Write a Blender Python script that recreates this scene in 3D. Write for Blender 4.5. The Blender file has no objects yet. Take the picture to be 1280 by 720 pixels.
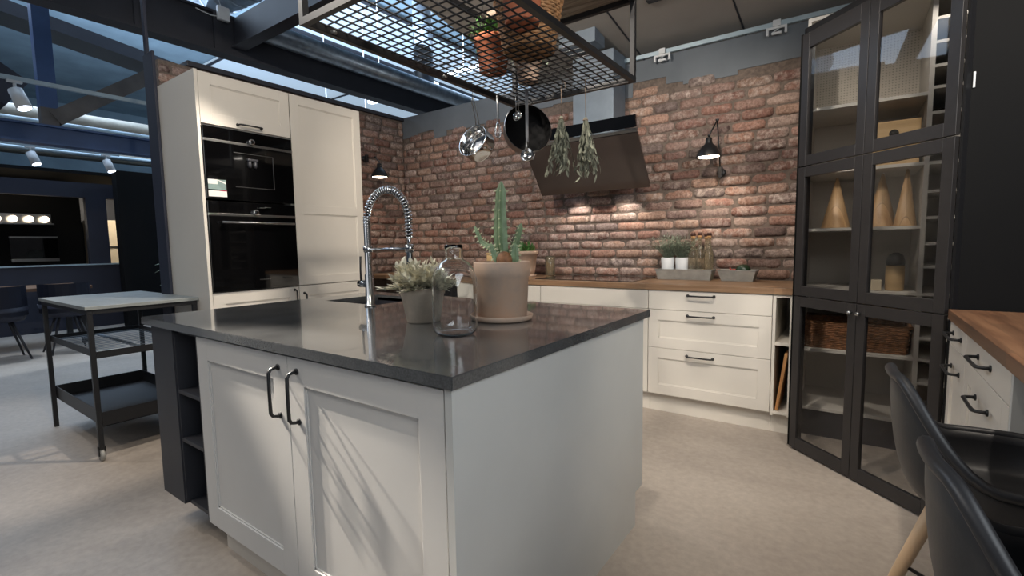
import bpy, bmesh, math, random
from mathutils import Vector, Matrix
PI = math.pi
scene = bpy.context.scene
COL = scene.collection
rnd = random.Random(7)

# ------------------------------------------------------------------ materials
def lin(c):
    return tuple(((v/255)/12.92 if v/255 <= 0.04045 else ((v/255+0.055)/1.055)**2.4) for v in c)
def new_mat(name):
    m = bpy.data.materials.new(name); m.use_nodes = True
    nt = m.node_tree; b = nt.nodes['Principled BSDF']
    return m, nt, b
def noise(nt, scale, detail=4, rough=0.55, vec=None, dist=0.0):
    n = nt.nodes.new('ShaderNodeTexNoise'); n.inputs['Scale'].default_value = scale
    n.inputs['Detail'].default_value = detail; n.inputs['Roughness'].default_value = rough
    n.inputs['Distortion'].default_value = dist
    if vec is not None: nt.links.new(vec, n.inputs['Vector'])
    return n
def coords(nt, scale=(1,1,1)):
    tc = nt.nodes.new('ShaderNodeTexCoord'); mp = nt.nodes.new('ShaderNodeMapping')
    mp.inputs['Scale'].default_value = scale
    nt.links.new(tc.outputs['Object'], mp.inputs['Vector']); return mp.outputs['Vector']
def ramp(nt, fac, stops):
    r = nt.nodes.new('ShaderNodeValToRGB'); e = r.color_ramp.elements
    while len(e) < len(stops): e.new(0.5)
    for i, (p, c) in enumerate(stops):
        e[i].position = p; e[i].color = (*lin(c), 1)
    nt.links.new(fac, r.inputs['Fac']); return r
def bump(nt, b, fac, strength=0.2, dist=0.01):
    bp = nt.nodes.new('ShaderNodeBump'); bp.inputs['Strength'].default_value = strength
    bp.inputs['Distance'].default_value = dist
    nt.links.new(fac, bp.inputs['Height']); nt.links.new(bp.outputs['Normal'], b.inputs['Normal'])
def plain(name, c, rough=0.5, metal=0.0, var=0.06, scale=12, bumps=0.0, coat=0.0, stretch=(1,1,1)):
    m, nt, b = new_mat(name)
    v = coords(nt, stretch); n = noise(nt, scale, vec=v)
    c0 = tuple(max(0, x*(1-var)) for x in c); c1 = tuple(min(255, x*(1+var)) for x in c)
    r = ramp(nt, n.outputs['Fac'], [(0.3, c0), (0.7, c1)])
    nt.links.new(r.outputs['Color'], b.inputs['Base Color'])
    b.inputs['Roughness'].default_value = rough; b.inputs['Metallic'].default_value = metal
    b.inputs['Coat Weight'].default_value = coat
    if bumps: bump(nt, b, n.outputs['Fac'], bumps, 0.003)
    return m
def emit(name, c, s):
    m, nt, b = new_mat(name)
    b.inputs['Base Color'].default_value = (*lin(c), 1)
    b.inputs['Emission Color'].default_value = (*lin(c), 1)
    b.inputs['Emission Strength'].default_value = s
    return m
def wood(name, cs, scale=6, axis='X', rough=0.45):
    m, nt, b = new_mat(name)
    sc = {'X': (0.35, 5, 5), 'Y': (5, 0.35, 5), 'Z': (5, 5, 0.35)}[axis]
    v = coords(nt, sc)
    n = noise(nt, scale, 6, 0.62, v, 0.6)
    r = ramp(nt, n.outputs['Fac'], [(0.28, cs[0]), (0.5, cs[1]), (0.72, cs[2])])
    # staves
    br = nt.nodes.new('ShaderNodeTexBrick'); v2 = coords(nt, (1,1,1))
    if axis == 'Y':
        rot = nt.nodes.new('ShaderNodeMapping'); rot.inputs['Rotation'].default_value = (0, 0, PI/2)
        nt.links.new(v2, rot.inputs['Vector']); v2 = rot.outputs['Vector']
    nt.links.new(v2, br.inputs['Vector'])
    br.inputs['Scale'].default_value = 1; br.inputs['Mortar Size'].default_value = 0.0006
    br.inputs['Brick Width'].default_value = 0.55; br.inputs['Row Height'].default_value = 0.045
    br.inputs['Color1'].default_value = (0.78, 0.78, 0.78, 1); br.inputs['Color2'].default_value = (1.15, 1.1, 1.05, 1)
    br.inputs['Mortar'].default_value = (0.6, 0.6, 0.6, 1)
    mx = nt.nodes.new('ShaderNodeMix'); mx.data_type = 'RGBA'; mx.blend_type = 'MULTIPLY'
    mx.inputs['Factor'].default_value = 1.0
    nt.links.new(r.outputs['Color'], mx.inputs['A']); nt.links.new(br.outputs['Color'], mx.inputs['B'])
    nt.links.new(mx.outputs['Result'], b.inputs['Base Color'])
    b.inputs['Roughness'].default_value = rough
    bump(nt, b, n.outputs['Fac'], 0.08, 0.002)
    return m

M = {}
M['white'] = plain('cream_lacquer', (212, 206, 196), 0.42, var=0.01, scale=3)
M['islandwhite'] = plain('pale_grey_lacquer', (204, 202, 198), 0.45, var=0.012, scale=3)
M['sidewhite'] = plain('grey_white_lacquer', (196, 196, 192), 0.45, var=0.015, scale=3)
M['inner'] = plain('white_melamine', (205, 200, 192), 0.55, var=0.01, scale=3)
M['black'] = plain('black_powder_coat', (24, 24, 26), 0.42, var=0.1, scale=60)
M['doorblack'] = plain('black_frame_floor_sheen', (42, 40, 40), 0.32, var=0.05, scale=20)  # black frame, colour lightened to paint in the floor's reflection
M['blackpanel'] = plain('black_matt_board', (10, 10, 11), 0.7, var=0.06, scale=5)
M['darkgrey'] = plain('anthracite_lacquer', (42, 43, 49), 0.5, var=0.04, scale=8)
M['navyhall'] = plain('dark_blue_paint', (34, 38, 54), 0.6, var=0.05, scale=3)
M['beam'] = plain('dark_steel_paint', (46, 47, 54), 0.55, var=0.08, scale=4)
M['bluebeam'] = plain('blue_grey_steel_paint', (62, 84, 122), 0.5, var=0.06, scale=4)
M['brownbeam'] = plain('brown_steel_paint', (92, 86, 82), 0.6, var=0.12, scale=5)
M['blackglass'] = plain('black_glass', (7, 7, 8), 0.05, var=0.02, coat=0.5)
M['hoodglass'] = plain('brown_black_glass', (58, 50, 47), 0.16, var=0.02, coat=0.6)
M['chrome'] = plain('chrome', (205, 205, 205), 0.12, 1.0, var=0.02)
M['steel'] = plain('brushed_steel', (165, 165, 165), 0.28, 1.0, var=0.05, scale=40, stretch=(1, 1, 12))
M['galv'] = plain('galvanised_steel', (150, 160, 170), 0.35, 0.85, var=0.15, scale=9, bumps=0.05)
M['terra'] = plain('terracotta_red', (168, 98, 68), 0.85, var=0.12, scale=14, bumps=0.1)
M['soil'] = plain('dark_soil', (44, 34, 28), 0.95, var=0.3, scale=90, bumps=0.4)
M['greypot'] = plain('light_grey_clay', (192, 178, 160), 0.8, var=0.06, scale=16, bumps=0.06)
M['zinc'] = plain('zinc_sheet', (150, 148, 142), 0.5, 0.15, var=0.08, scale=14)
M['wick'] = plain('natural_wicker', (156, 116, 78), 0.7, var=0.25, scale=40, bumps=0.3)
M['darkwick'] = plain('brown_wicker', (128, 88, 58), 0.7, var=0.25, scale=40, bumps=0.3)
M['leafsage'] = plain('silver_sage_leaf', (216, 210, 188), 0.75, var=0.12, scale=30)
M['leafgreen'] = plain('green_leaf', (74, 116, 58), 0.5, var=0.2, scale=30)
M['leafthyme'] = plain('grey_green_sprig', (112, 124, 106), 0.65, var=0.2, scale=40)
M['leafdry'] = plain('dried_herb_leaf', (104, 106, 92), 0.85, var=0.2, scale=30)
M['cactus'] = plain('cactus_skin', (118, 138, 104), 0.55, var=0.16, scale=18)
M['spine'] = plain('pale_cactus_rim', (196, 196, 160), 0.7, var=0.1)
M['shell'] = plain('black_moulded_plastic', (40, 40, 42), 0.45, var=0.04, scale=160, bumps=0.06)
M['beech'] = plain('pale_beech', (190, 160, 126), 0.5, var=0.07, scale=5, stretch=(1, 1, 0.2))
M['twine'] = plain('grey_brown_twine', (128, 112, 98), 0.9, var=0.1)
M['plaster'] = plain('grey_blue_plaster', (104, 110, 116), 0.85, var=0.05, scale=3)
M['ceil'] = plain('grey_ceiling_panel', (158, 154, 148), 0.85, var=0.03, scale=2)
M['hallceil'] = plain('pale_blue_ceiling', (128, 148, 160), 0.8, var=0.08, scale=1.2)
M['stove'] = plain('blue_grey_duct', (118, 130, 142), 0.5, 0.1, var=0.04)
M['rail'] = plain('pale_blue_rail', (170, 188, 198), 0.35, 0.2, var=0.03)
M['whitepl'] = plain('white_plastic', (205, 208, 210), 0.45, var=0.02)
M['cork'] = plain('cork', (176, 136, 92), 0.9, var=0.15, scale=80)
M['oilbrown'] = plain('bottle_stopper_brown', (60, 32, 24), 0.6, var=0.1)
M['tomato'] = plain('red_pepper', (170, 40, 30), 0.3, var=0.1)
M['cuke'] = plain('dark_green_fruit', (34, 52, 34), 0.25, var=0.2, scale=25)
M['paper'] = plain('white_paper_print', (222, 220, 216), 0.6, var=0.01)
M['tealprint'] = plain('teal_print', (120, 140, 138), 0.6, var=0.1)
M['redprint'] = plain('magenta_print', (150, 24, 60), 0.6, var=0.02)
M['warmwood'] = plain('light_wood_box', (196, 164, 118), 0.6, var=0.08, scale=4, stretch=(0.5, 4, 6))
M['cream'] = plain('cream_front', (214, 198, 170), 0.5, var=0.02)
M['tube'] = plain('warm_grey_duct', (168, 160, 146), 0.5, 0.3, var=0.08, scale=6)
M['oak'] = wood('oiled_oak', [(100, 76, 55), (132, 104, 79), (154, 126, 99)], 5, 'X')
M['oaky'] = wood('oiled_oak_side_run', [(86, 60, 43), (114, 82, 60), (136, 102, 76)], 5, 'Y')
M['board'] = wood('chopping_board_wood', [(140, 96, 58), (170, 122, 76), (188, 144, 96)], 4, 'Z')
M['plank'] = wood('weathered_plank', [(96, 84, 74), (140, 126, 112), (186, 178, 166)], 7, 'X', 0.8)
M['conew'] = wood('cone_wood', [(150, 118, 84), (182, 150, 112), (200, 170, 132)], 5, 'Z')

# perforated cream panel for the back of the pantry shelves
m, nt, b = new_mat('dotted_cream_panel')
v = coords(nt, (1, 1, 1)); vo = nt.nodes.new('ShaderNodeTexVoronoi'); vo.inputs['Scale'].default_value = 60
vo.inputs['Randomness'].default_value = 0.0; nt.links.new(v, vo.inputs['Vector'])
r = ramp(nt, vo.outputs['Distance'], [(0.18, (140, 132, 122)), (0.3, (196, 188, 176))])
nt.links.new(r.outputs['Color'], b.inputs['Base Color']); b.inputs['Roughness'].default_value = 0.6
M['perf'] = m

# polished dark stone
m, nt, b = new_mat('dark_grey_stone')
v = coords(nt); n = noise(nt, 5, 8, 0.65, v); n2 = noise(nt, 160, 3, 0.6, v)
r = ramp(nt, n.outputs['Fac'], [(0.3, (74, 75, 76)), (0.7, (98, 99, 99))])
r2 = ramp(nt, n2.outputs['Fac'], [(0.35, (215, 215, 215)), (0.7, (255, 255, 255))])
mx = nt.nodes.new('ShaderNodeMix'); mx.data_type = 'RGBA'; mx.blend_type = 'MULTIPLY'; mx.inputs['Factor'].default_value = 1
nt.links.new(r.outputs['Color'], mx.inputs['A']); nt.links.new(r2.outputs['Color'], mx.inputs['B'])
nt.links.new(mx.outputs['Result'], b.inputs['Base Color'])
rr = nt.nodes.new('ShaderNodeMapRange'); rr.inputs['To Min'].default_value = 0.10; rr.inputs['To Max'].default_value = 0.2
nt.links.new(n.outputs['Fac'], rr.inputs['Value']); nt.links.new(rr.outputs['Result'], b.inputs['Roughness']); b.inputs['Coat Weight'].default_value = 0.7; b.inputs['Coat Roughness'].default_value = 0.04
M['stone'] = m
M['trolleytop'] = plain('concrete_look_board', (132, 136, 134), 0.4, var=0.06, scale=10)

# clay pot: pinkish with grey wash
m, nt, b = new_mat('washed_terracotta')
v = coords(nt); n = noise(nt, 6, 6, 0.6, v)
r = ramp(nt, n.outputs['Fac'], [(0.3, (196, 158, 130)), (0.52, (188, 160, 138)), (0.75, (160, 146, 134))])
nt.links.new(r.outputs['Color'], b.inputs['Base Color']); b.inputs['Roughness'].default_value = 0.8
bump(nt, b, n.outputs['Fac'], 0.1, 0.003)
M['wash'] = m

# floor: cement screed
m, nt, b = new_mat('cement_screed_floor')
v = coords(nt); n = noise(nt, 0.9, 9, 0.62, v, 0.6); n2 = noise(nt, 30, 5, 0.6, v)
r = ramp(nt, n.outputs['Fac'], [(0.25, (150, 140, 130)), (0.5, (172, 161, 150)), (0.75, (188, 178, 167))])
r2 = ramp(nt, n2.outputs['Fac'], [(0.3, (232, 232, 232)), (0.7, (255, 255, 255))])
mx = nt.nodes.new('ShaderNodeMix'); mx.data_type = 'RGBA'; mx.blend_type = 'MULTIPLY'; mx.inputs['Factor'].default_value = 1
nt.links.new(r.outputs['Color'], mx.inputs['A']); nt.links.new(r2.outputs['Color'], mx.inputs['B'])
nt.links.new(mx.outputs['Result'], b.inputs['Base Color']); b.inputs['Roughness'].default_value = 0.48
bump(nt, b, n2.outputs['Fac'], 0.05, 0.002)
M['floor'] = m

# reclaimed brick: colour per brick from a face attribute, patchy lime wash
m, nt, b = new_mat('reclaimed_brick')
at = nt.nodes.new('ShaderNodeAttribute'); at.attribute_name = 'brickcol'
v = coords(nt); n = noise(nt, 22, 8, 0.7, v, 0.4)
lime = ramp(nt, n.outputs['Fac'], [(0.42, (0, 0, 0)), (0.64, (255, 255, 255))])
at2 = nt.nodes.new('ShaderNodeAttribute'); at2.attribute_name = 'bricklime'
mul = nt.nodes.new('ShaderNodeMath'); mul.operation = 'MULTIPLY'
nt.links.new(lime.outputs['Color'], mul.inputs[0]); nt.links.new(at2.outputs['Fac'], mul.inputs[1])
mx = nt.nodes.new('ShaderNodeMix'); mx.data_type = 'RGBA'
nt.links.new(mul.outputs['Value'], mx.inputs['Factor']); nt.links.new(at.outputs['Color'], mx.inputs['A'])
mx.inputs['B'].default_value = (*lin((200, 184, 174)), 1)
n3 = noise(nt, 60, 6, 0.7, v); r3 = ramp(nt, n3.outputs['Fac'], [(0.28, (150, 138, 132)), (0.62, (255, 255, 255))])
mx2 = nt.nodes.new('ShaderNodeMix'); mx2.data_type = 'RGBA'; mx2.blend_type = 'MULTIPLY'; mx2.inputs['Factor'].default_value = 1
nt.links.new(mx.outputs['Result'], mx2.inputs['A']); nt.links.new(r3.outputs['Color'], mx2.inputs['B'])
nt.links.new(mx2.outputs['Result'], b.inputs['Base Color']); b.inputs['Roughness'].default_value = 0.85
bump(nt, b, n3.outputs['Fac'], 0.5, 0.006)
M['brick'] = m
M['mortar'] = plain('brown_grey_mortar', (104, 92, 84), 0.95, var=0.15, scale=40, bumps=0.4)

M['blackpanel'].node_tree.nodes['Principled BSDF'].inputs['Specular IOR Level'].default_value = 0.15
# glass
def glass_mat(name, tint, rough=0.0, refl=1.0):
    m = bpy.data.materials.new(name); m.use_nodes = True; nt = m.node_tree
    for nd in list(nt.nodes): nt.nodes.remove(nd)
    out = nt.nodes.new('ShaderNodeOutputMaterial'); mix = nt.nodes.new('ShaderNodeMixShader')
    fr0 = nt.nodes.new('ShaderNodeFresnel'); fr0.inputs['IOR'].default_value = 1.5
    ge = nt.nodes.new('ShaderNodeNewGeometry'); inv = nt.nodes.new('ShaderNodeMath'); inv.operation = 'SUBTRACT'; inv.inputs[0].default_value = 1.0
    nt.links.new(ge.outputs['Backfacing'], inv.inputs[1]); mu = nt.nodes.new('ShaderNodeMath'); mu.operation = 'MULTIPLY'
    nt.links.new(fr0.outputs['Fac'], mu.inputs[0]); nt.links.new(inv.outputs[0], mu.inputs[1])
    tr = nt.nodes.new('ShaderNodeBsdfTransparent'); tr.inputs['Color'].default_value = (*tint, 1)
    gl = nt.nodes.new('ShaderNodeBsdfGlossy'); gl.inputs['Roughness'].default_value = rough
    nt.links.new(mu.outputs[0], mix.inputs['Fac']); nt.links.new(tr.outputs[0], mix.inputs[1])
    nt.links.new(gl.outputs[0], mix.inputs[2]); nt.links.new(mix.outputs[0], out.inputs['Surface'])
    return m
M['pane'] = glass_mat('door_glass', (0.86, 0.86, 0.86), 0.02)
M['pancoat'] = plain('black_nonstick_coating', (6, 6, 7), 0.75, var=0.05); M['pancoat'].node_tree.nodes['Principled BSDF'].inputs['Specular IOR Level'].default_value = 0.15
m, nt, b = new_mat('clear_jar_glass')
b.inputs['Base Color'].default_value = (0.95, 0.97, 0.97, 1); b.inputs['Transmission Weight'].default_value = 1
b.inputs['Roughness'].default_value = 0.01; b.inputs['IOR'].default_value = 1.45
M['jar'] = m
m, nt, b = new_mat('bottle_glass')
b.inputs['Base Color'].default_value = (0.72, 0.66, 0.5, 1); b.inputs['Transmission Weight'].default_value = 0.9
b.inputs['Roughness'].default_value = 0.03; b.inputs['IOR'].default_value = 1.4
M['bottle'] = m
M['lampwhite'] = emit('lamp_glow', (255, 232, 205), 14)
M['globe'] = emit('globe_glow', (255, 236, 205), 6)
M['spotglow'] = emit('spot_glow', (230, 240, 255), 9)
M['warmglow'] = emit('warm_lit_niche', (255, 205, 140), 1.2)
M['sky1'] = emit('skylight_pane', (168, 184, 197), 0.85)
M['tubeglow'] = emit('fluorescent_glow', (225, 235, 245), 2.5)

# ------------------------------------------------------------------ mesh helper
class B:
    def __init__(s): s.bm = bmesh.new(); s.mi = 0
    def _tag(s, faces):
        for f in faces: f.material_index = s.mi
    def box(s, x0, x1, y0, y1, z0, z1, bev=0.0, seg=2, mat=None):
        r = bmesh.ops.create_cube(s.bm, size=1.0)
        vs = r['verts']
        mtx = Matrix.Translation(((x0+x1)/2, (y0+y1)/2, (z0+z1)/2)) @ Matrix.Diagonal((abs(x1-x0), abs(y1-y0), abs(z1-z0), 1))
        if mat is not None: mtx = mat @ mtx
        bmesh.ops.transform(s.bm, matrix=mtx, verts=vs)
        faces = set(f for v in vs for f in v.link_faces)
        if bev > 0:
            es = set(e for v in vs for e in v.link_edges)
            r2 = bmesh.ops.bevel(s.bm, geom=list(es), offset=bev, segments=seg, affect='EDGES', profile=0.5)
            faces = set(r2['faces']) | set(f for f in faces if f.is_valid)
        s._tag(faces); return s
    def tube(s, pts, r, n=10, caps=True, closed=False):
        pts = [Vector(p) for p in pts]; rs = r if isinstance(r, (list, tuple)) else [r]*len(pts)
        rings = []; prev = None
        for i, p in enumerate(pts):
            if closed: d = pts[(i+1) % len(pts)]-pts[i-1]
            elif i == 0: d = pts[1]-pts[0]
            elif i == len(pts)-1: d = pts[-1]-pts[-2]
            else: d = (pts[i+1]-pts[i]).normalized()+(pts[i]-pts[i-1]).normalized()
            if d.length < 1e-9: d = Vector((0, 0, 1))
            d.normalize()
            if prev is None:
                a = Vector((0, 0, 1)) if abs(d.z) < 0.9 else Vector((1, 0, 0))
                u = d.cross(a).normalized()
            else:
                u = (prev - d*prev.dot(d))
                u = u.normalized() if u.length > 1e-6 else d.orthogonal().normalized()
            prev = u; w = d.cross(u)
            rings.append([s.bm.verts.new(p+(u*math.cos(2*PI*k/n)+w*math.sin(2*PI*k/n))*rs[i]) for k in range(n)])
        fs = []
        m = len(rings)
        for i in range(m if closed else m-1):
            a, b_ = rings[i], rings[(i+1) % m]
            for k in range(n):
                fs.append(s.bm.faces.new((a[k], a[(k+1) % n], b_[(k+1) % n], b_[k])))
        if caps and not closed:
            fs.append(s.bm.faces.new(rings[0][::-1])); fs.append(s.bm.faces.new(rings[-1]))
        for f in fs: f.smooth = True
        s._tag(fs); return s
    def lathe(s, prof, c=(0, 0, 0), n=40, axis=None, sx=1, sy=1):
        # prof: list of (r, z); axis: optional matrix
        rings = []
        for (r, z) in prof:
            if r < 1e-6:
                p = Vector((0, 0, z)); p = (axis @ p) if axis is not None else p
                rings.append([s.bm.verts.new(p+Vector(c))])
            else:
                ring = []
                for k in range(n):
                    p = Vector((r*math.cos(2*PI*k/n)*sx, r*math.sin(2*PI*k/n)*sy, z))
                    p = (axis @ p) if axis is not None else p
                    ring.append(s.bm.verts.new(p+Vector(c)))
                rings.append(ring)
        fs = []
        for a, b_ in zip(rings, rings[1:]):
            if len(a) == 1 and len(b_) == 1: continue
            for k in range(n):
                k2 = (k+1) % n
                if len(a) == 1: fs.append(s.bm.faces.new((a[0], b_[k2], b_[k])))
                elif len(b_) == 1: fs.append(s.bm.faces.new((a[k], a[k2], b_[0])))
                else: fs.append(s.bm.faces.new((a[k], a[k2], b_[k2], b_[k])))
        for f in fs: f.smooth = True
        s._tag(fs); return s
    def prism(s, pts, ext):
        # pts: polygon corners (3D), ext: extrusion vector
        e = Vector(ext)
        a = [s.bm.verts.new(Vector(p)) for p in pts]; b_ = [s.bm.verts.new(Vector(p)+e) for p in pts]
        n = len(pts)
        fs = [s.bm.faces.new(a[::-1]), s.bm.faces.new(b_)]
        for i in range(n): fs.append(s.bm.faces.new((a[i], a[(i+1) % n], b_[(i+1) % n], b_[i])))
        s._tag(fs); return s
    def beam(s, p0, p1, w, h, up=(0, 0, 1)):
        p0, p1 = Vector(p0), Vector(p1); d = (p1-p0).normalized()
        u = d.cross(Vector(up)).normalized(); v = u.cross(d).normalized()
        s.prism([p0+u*w/2+v*h/2, p0-u*w/2+v*h/2, p0-u*w/2-v*h/2, p0+u*w/2-v*h/2], p1-p0); return s
    def leaf(s, p, d, L, W, up=None, bend=0.15, n=3, thick=0.0):
        p = Vector(p); d = Vector(d).normalized()
        upv = Vector(up) if up is not None else Vector((0, 0, 1))
        u = d.cross(upv)
        if u.length < 1e-3: u = d.orthogonal()
        u.normalize(); nn = u.cross(d).normalized()
        prev = s.bm.verts.new(p); pl = pr = pc = None; fs = []
        pc = prev
        for i in range(1, n+1):
            t = i/(n+1); w = W*math.sin(PI*min(1, t*0.95+0.05))**0.8/2
            c = p+d*L*t - nn*bend*L*t*t
            a = s.bm.verts.new(c-u*w+nn*w*0.3); m_ = s.bm.verts.new(c); b_ = s.bm.verts.new(c+u*w+nn*w*0.3)
            if pl is None: fs += [s.bm.faces.new((pc, m_, a)), s.bm.faces.new((pc, b_, m_))]
            else: fs += [s.bm.faces.new((pl, pc, m_, a)), s.bm.faces.new((pc, pr, b_, m_))]
            pl, pc, pr = a, m_, b_
        tip = s.bm.verts.new(p+d*L-nn*bend*L)
        fs += [s.bm.faces.new((pl, pc, tip)), s.bm.faces.new((pc, pr, tip))]
        for f in fs: f.smooth = True
        s._tag(fs); return s
    def ball(s, c, r, sc=(1, 1, 1), sub=3):
        rr = bmesh.ops.create_icosphere(s.bm, subdivisions=sub, radius=r)
        bmesh.ops.transform(s.bm, matrix=Matrix.Translation(c) @ Matrix.Diagonal((*sc, 1)), verts=rr['verts'])
        fs = set(f for v in rr['verts'] for f in v.link_faces)
        for f in fs: f.smooth = True
        s._tag(fs); return s

def world_of(o):
    if o is None: return Matrix()
    m = Matrix.Translation(o.location) @ o.rotation_euler.to_matrix().to_4x4()
    return world_of(o.parent) @ m
def obj(name, b, mat, parent=None, origin=None, local=False):
    """link a builder as ONE mesh object; coordinates are world ones unless local"""
    bm = b.bm
    bmesh.ops.recalc_face_normals(bm, faces=bm.faces)
    me = bpy.data.meshes.new(name)
    mats = mat if isinstance(mat, (list, tuple)) else [mat]
    loc = Vector((0, 0, 0))
    vs = [v.co for v in bm.verts]
    if parent is not None:
        W = world_of(parent)
        if not local: bmesh.ops.transform(bm, matrix=W.inverted(), verts=bm.verts)
        vs = [v.co for v in bm.verts]
        if vs: loc = sum(vs, Vector())/len(vs)
        bmesh.ops.translate(bm, vec=-loc, verts=bm.verts)
    else:
        lo = Vector([min(c[i] for c in vs) for i in range(3)]); hi = Vector([max(c[i] for c in vs) for i in range(3)])
        loc = Vector(origin) if origin is not None else Vector(((lo.x+hi.x)/2, (lo.y+hi.y)/2, lo.z))
        bmesh.ops.translate(bm, vec=-loc, verts=bm.verts)
    bm.to_mesh(me); bm.free()
    for q in mats: me.materials.append(M[q] if isinstance(q, str) else q)
    o = bpy.data.objects.new(name, me); COL.objects.link(o)
    o.location = loc
    if parent is not None: o.parent = parent
    return o
def tag(o, label=None, cat=None, group=None, kind=None):
    if label: o['label'] = label
    if cat: o['category'] = cat
    if group: o['group'] = group
    if kind: o['kind'] = kind
    return o
def thing(name, label, cat, loc, rz=0.0, group=None):
    o = bpy.data.objects.new(name, None); COL.objects.link(o)
    o.location = loc; o.rotation_euler = (0, 0, rz); o.empty_display_size = 0.1
    return tag(o, label, cat, group)
def copy_tree(o, parent=None):
    c = o.copy(); COL.objects.link(c)
    if parent is not None: c.parent = parent
    for ch in [q for q in o.children]: copy_tree(ch, c)
    return c
def struct(name, b, mat, label, parent=None):
    o = obj(name, b, mat, parent)
    if parent is None: tag(o, label, 'room', kind='structure')
    return o

# ------------------------------------------------------------------ room shell
WY = 4.0        # back brick wall
LX = -4.37      # left brick wall
struct('floor', B().box(-22, 4, -5, 14, -0.1, 0.0), 'floor', 'beige cement screed floor of the kitchen and hall')

def bricks(b, length, z0, z1f, origin, du, dn, seed, holes=None):
    """du: direction along wall, dn: outward normal; z1f(u) gives ragged top"""
    r = random.Random(seed); bm = b.bm
    lay = bm.faces.layers.float_color.get('brickcol') or bm.faces.layers.float_color.new('brickcol')
    lim = bm.faces.layers.float.get('bricklime') or bm.faces.layers.float.new('bricklime')
    pal = [(166, 118, 98), (158, 108, 90), (180, 138, 116), (146, 100, 86), (174, 134, 118), (138, 108, 100), (186, 146, 122),
           (164, 128, 114), (132, 112, 106), (176, 128, 104), (152, 104, 88), (170, 140, 128), (186, 156, 140)]
    H = 0.078; row = 0; z = z0; o = Vector(origin); du = Vector(du); dn = Vector(dn)
    while z < z0+3:
        u = -0.12*(row % 2) - 0.02*r.random() - 0.02
        while u < length:
            L = r.uniform(0.20, 0.25); h = H - r.uniform(0.009, 0.015)
            u0, u1 = max(0.0, u), min(length, u+L-r.uniform(0.009, 0.016))
            top = z1f((u0+u1)/2, row)
            if u1-u0 > 0.03 and z+h <= top and not (holes and holes((u0+u1)/2, z+h/2)):
                off = r.uniform(0.004, 0.016); tilt = r.uniform(-0.003, 0.003)
                nu, nz = 6, 3; g = []
                col = lin(pal[r.randrange(len(pal))]); k = r.choice([r.uniform(0.55, 0.8), r.uniform(0.72, 1.0), r.uniform(0.72, 1.0)])
                g_ = (col[0]+col[1]+col[2])/3; col = tuple(min(1, (c_*0.82+g_*0.18)*k) for c_ in col)+(1,)
                lm = r.choice([0.15, 0.25, 0.35, 0.5, 0.65, 0.85, 1.0])
                for j in range(nz+1):
                    rowv = []
                    for i in range(nu+1):
                        fu, fz = i/nu, j/nz
                        edge = (i in (0, nu)) or (j in (0, nz))
                        dd = off - (0.006 if edge else 0) + (r.uniform(-0.0022, 0.0022))
                        ju = r.uniform(-0.0035, 0.0035) if edge else 0; jz = r.uniform(-0.003, 0.003) if edge else 0
                        cu = u0+(u1-u0)*fu; cz = z+h*fz
                        if (i in (0, nu)) and (j in (0, nz)):
                            cu += (0.006 if i == 0 else -0.006); cz += (0.005 if j == 0 else -0.005)
                        p = o+du*(cu+ju)+dn*dd+Vector((0, 0, cz+jz+tilt*(fu-0.5)*2))
                        rowv.append(bm.verts.new(p))
                    g.append(rowv)
                fs = []
                for j in range(nz):
                    for i in range(nu):
                        fs.append(bm.faces.new((g[j][i], g[j][i+1], g[j+1][i+1], g[j+1][i])))
                rim = [g[0][i] for i in range(nu+1)]+[g[j][nu] for j in range(1, nz+1)]+[g[nz][i] for i in range(nu-1, -1, -1)]+[g[j][0] for j in range(nz-1, 0, -1)]
                back = [bm.verts.new(v.co-dn*(off+0.012)) for v in rim]
                for i in range(len(rim)):
                    fs.append(bm.faces.new((rim[i], rim[(i+1) % len(rim)], back[(i+1) % len(rim)], back[i])))
                for f in fs:
                    f[lay] = col; f[lim] = lm; f.smooth = True; f.material_index = 1
            u += L
        z += H; row += 1

def top_back(u, row):
    x = LX+u
    r = random.Random(int(u*9)+row*131)
    base = 2.50 if x > -1.75 else 2.46
    return base + r.uniform(-0.10, 0.06)
b = B(); b.mi = 0
b.bm.faces.layers.float_color.new('brickcol'); b.bm.faces.layers.float.new('bricklime')
b.box(LX-0.15, 2.2, WY, WY+0.15, 0, 2.70)
for f in b.bm.faces: f.material_index = 0
bricks(b, 4.35, 0.93, top_back, (LX, WY, 0), (1, 0, 0), (0, -1, 0), 3)
bk = obj('wall_back', b, ['mortar', 'brick']); tag(bk, 'reclaimed red brick wall behind the hob with ragged top edge', 'room', kind='structure')
# render coat above the ragged bricks, sits proud of the mortar
b = B(); r = random.Random(5); x = LX; pts = []
while x < 2.2:
    zt = (2.49 if x > -1.75 else 2.45)+r.uniform(-0.05, 0.05); w = r.uniform(0.10, 0.3)
    pts += [(x, zt), (min(x+w, 2.2), zt+r.uniform(-0.008, 0.008))]; x += w
for p, q in zip(pts[::2], pts[1::2]):
    b.prism([(p[0], WY-0.006, p[1]), (q[0], WY-0.006, q[1]), (q[0], WY-0.006, 2.70), (p[0], WY-0.006, 2.70)], (0, 0.007, 0))
bmesh.ops.remove_doubles(b.bm, verts=b.bm.verts[:], dist=0.0002)
struct('trim_1', b, 'plaster', 'grey blue render coat above the bricks')
b = B(); b.bm.faces.layers.float_color.new('brickcol'); b.bm.faces.layers.float.new('bricklime')
b.box(LX-0.1, LX, 1.56, WY, 0, 2.66)
for f in b.bm.faces: f.material_index = 0
bricks(b, WY-1.56-0.01, 0.93, lambda u, row: 2.68, (LX, 1.56, 0), (0, 1, 0), (1, 0, 0), 9)
lw = obj('wall_left', b, ['mortar', 'brick']); tag(lw, 'left brick wall behind the tall cabinets', 'room', kind='structure')
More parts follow.
